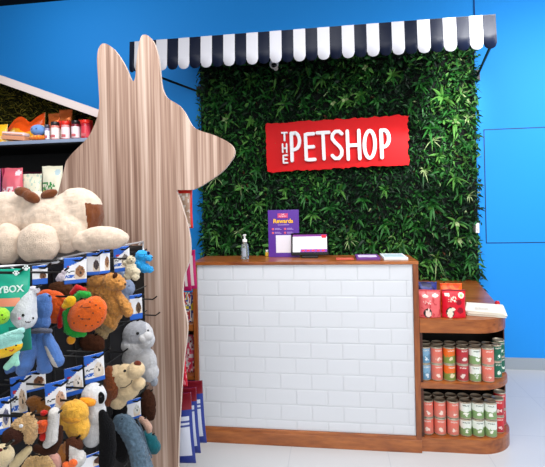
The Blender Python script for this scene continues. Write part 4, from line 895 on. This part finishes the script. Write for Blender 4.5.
# ---- goose
t = Toy('plush_goose', 'white plush goose with orange red beak hanging upside down', 50, 430, .20, hook=(54, 415))
t.blob('body', [Ch((54, 413, 5.5, 0), (53, 426, 5.8, 0), (52, 438, 6.5, 0), (47, 444, 4.2, 0))], fur((.90, .88, .86)), .7)
t.blob('beak', [E(41, 427, 7.2, 6.5, 5, 2, 10), E(44, 424, 5, 4, 4, 3)], fur((.93, .36, .16)), .6); t.blob('comb', [E(43.5, 437, 4.6, 4, 3.4, 2)], fur((.75, .10, .08)), .6); t.blob('comb', [E(44, 413, 4, 3, 3, -2)], fur((.75, .10, .08)), .6)
t.blob('wing', [Ch((60, 428, 3, -3), (59, 440, 4, -3), (54, 450, 4, -3), (45, 452, 3.6, -3), (36, 448, 3.6, -3))], fur((.22, .12, .08)), .7)
# ---- shaggy tan dog with dark nose
t = Toy('plush_dog', 'shaggy tan plush dog with a big dark brown muzzle near the left edge', 22, 440, .19, hook=(28, 416))
t.blob('head', [E(22, 426, 12, 9, 8, 0, 25), E(30, 430, 7, 14, 7), E(28, 418, 6, 5, 5)], fur((.74, .60, .42), .25), .7, amp=1.5, body=True, freq=.6)
t.blob('muzzle', [E(13, 436, 11, 8.5, 7, 6), E(9, 438, 7, 6, 5, 7)], fur((.22, .12, .09)), .8, amp=.4); t.ball('eye', 21, 426, 2.2, fur((.9, .9, .92)), 1.8)
t.blob('scarf', [Ch((28, 450, 4, 2), (20, 458, 5, 3), (14, 466, 5, 3))], fur((.80, .72, .55)), .8)
t = Toy('plush_mouse', 'small cream plush head with dark eye in the bottom left corner', 3, 455, .25, hook=(4, 446))
t.blob('head', [E(3, 455, 11, 11, 8), E(-2, 464, 10, 9, 8)], fur((.86, .78, .62)), .8); t.ball('eye', 5, 448.5, 2.4, EYE, 1.4); t.ball('nose', 0, 450, 2.6, fur((.35, .15, .15)), 1.6)
t = Toy('plush_dog', 'curly tan plush at the bottom edge between the muzzle dog and the puppy', 40, 462, .16, hook=(40, 455))
t.blob('body', [E(38, 464, 14, 9, 7), E(46, 470, 9, 9, 7), E(30, 470, 9, 9, 7)], fur((.76, .62, .42), .25), .7, amp=1.5, freq=.6)
t = Toy('plush_pig', 'pinkish plush lump at the bottom edge left of the puppy', 54, 462, .17)
t.blob('body', [E(54, 463, 7, 10, 6)], fur((.80, .60, .55)), .7)
t = Toy('plush_fox', 'golden brown plush between the cards and the goose', 40, 412, .11, hook=(38, 402))
t.blob('body', [E(41, 409, 11, 9, 6), E(34, 402, 8, 6, 5), E(46, 416, 8, 7, 5)], fur((.50, .30, .10), .2), .8, amp=.6)
# ---- denim blue long toy, black toy, teal ball, peach paw
DN = (.34, .43, .50)
t = Toy('plush_whale', 'long grey blue corduroy plush trailing down beside the dog panel', 133, 440, .16, hook=(124, 420))
t.blob('body', [E(122, 423, 10, 8.5, 7, 2, -20), Ch((125, 424, 9, 1), (133, 436, 9.5, 1), (138, 450, 9.5, 1), (143, 470, 10, 1)), E(120, 420, 6, 5, 5, 3)], fur(DN, .25), .9, amp=1.0, freq=.35, body=True)
t.line('seam', [(137, 418), (143, 432), (147, 446), (152, 458)], .7, fur((.25, .32, .38)), -.3)
t.ball('eye', 122, 419, .8, EYE)
t = Toy('plush_cat', 'black plush toy between the penguin and the denim blue plush', 120, 420, .07, hook=(120, 404))
t.blob('body', [E(120, 410, 7.5, 8, 5), E(117, 425, 7, 14, 5), E(122, 445, 9, 18, 5)], fur((.05, .045, .05), .05), .9)
t = Toy('plush_ball', 'dark teal plush lump low against the dog panel', 152, 446, .12, hook=(150, 436))
t.blob('body', [E(150, 442, 8, 8, 6), E(154, 447, 7, 7, 6), E(147, 435, 5, 5, 5)], fur((.06, .36, .40)), .7)
t = Toy('plush_rabbit', 'small peach pink plush paw above the dark teal lump', 146, 425, .12, hook=(142, 420))
t.blob('body', [Ch((141, 419, 2.8, 0), (146, 423, 3.4, 0), (149, 428, 3.6, 0)), E(149, 430, 3.2, 3, 3)], fur((.80, .64, .56)), .6)
# ---- brown toys deeper on the pegs
for px, py, rx, rz, X, lab, c_ in ((92, 343, 13, 9, .06, 'dark brown plush hidden under the burger', (.26, .14, .08)), (98, 276, 12, 9, .045, 'russet brown plush behind the cards at the top', (.36, .17, .08)), (60, 290, 14, 9, .05, 'brown plush behind the burger top', (.33, .2, .12)),
                              (148, 405, 8, 16, .045, 'dark brown plush between the cream dog head and the dog panel', (.24, .13, .08)), (48, 440, 10, 9, .09, 'dark brown plush behind the goose', (.2, .12, .08))):
    t = Toy('plush_bear', lab, px, py, X, hook=(px, py-rz+3)); t.blob('body', [E(px, py, rx, rz, 5), E(px+rx*.4, py+rz*.4, rx*.6, rz*.6, 4)], fur(c_, .2), .9, amp=.6)
t = Toy('plush_bird', 'small pink and white plush tassel peeking above the burger', 61.5, 276, .14, hook=(62, 272))
t.blob('body', [E(61, 277, 4, 4.5, 3), E(64, 272, 2.5, 2.5, 2), E(58, 279, 2.5, 2.5, 2)], fur((.86, .80, .84)), .5)
# spare pegs seen against the dark grid
for px, py, x1 in ((157, 299, .10), (160, 315, .11), (128, 352, .16), (110, 352, .17), (60, 360, .16), (20, 385, .14)):
    q = at(px, py, x=x1); peg(min(q.y, -2.34), q.z, x1)
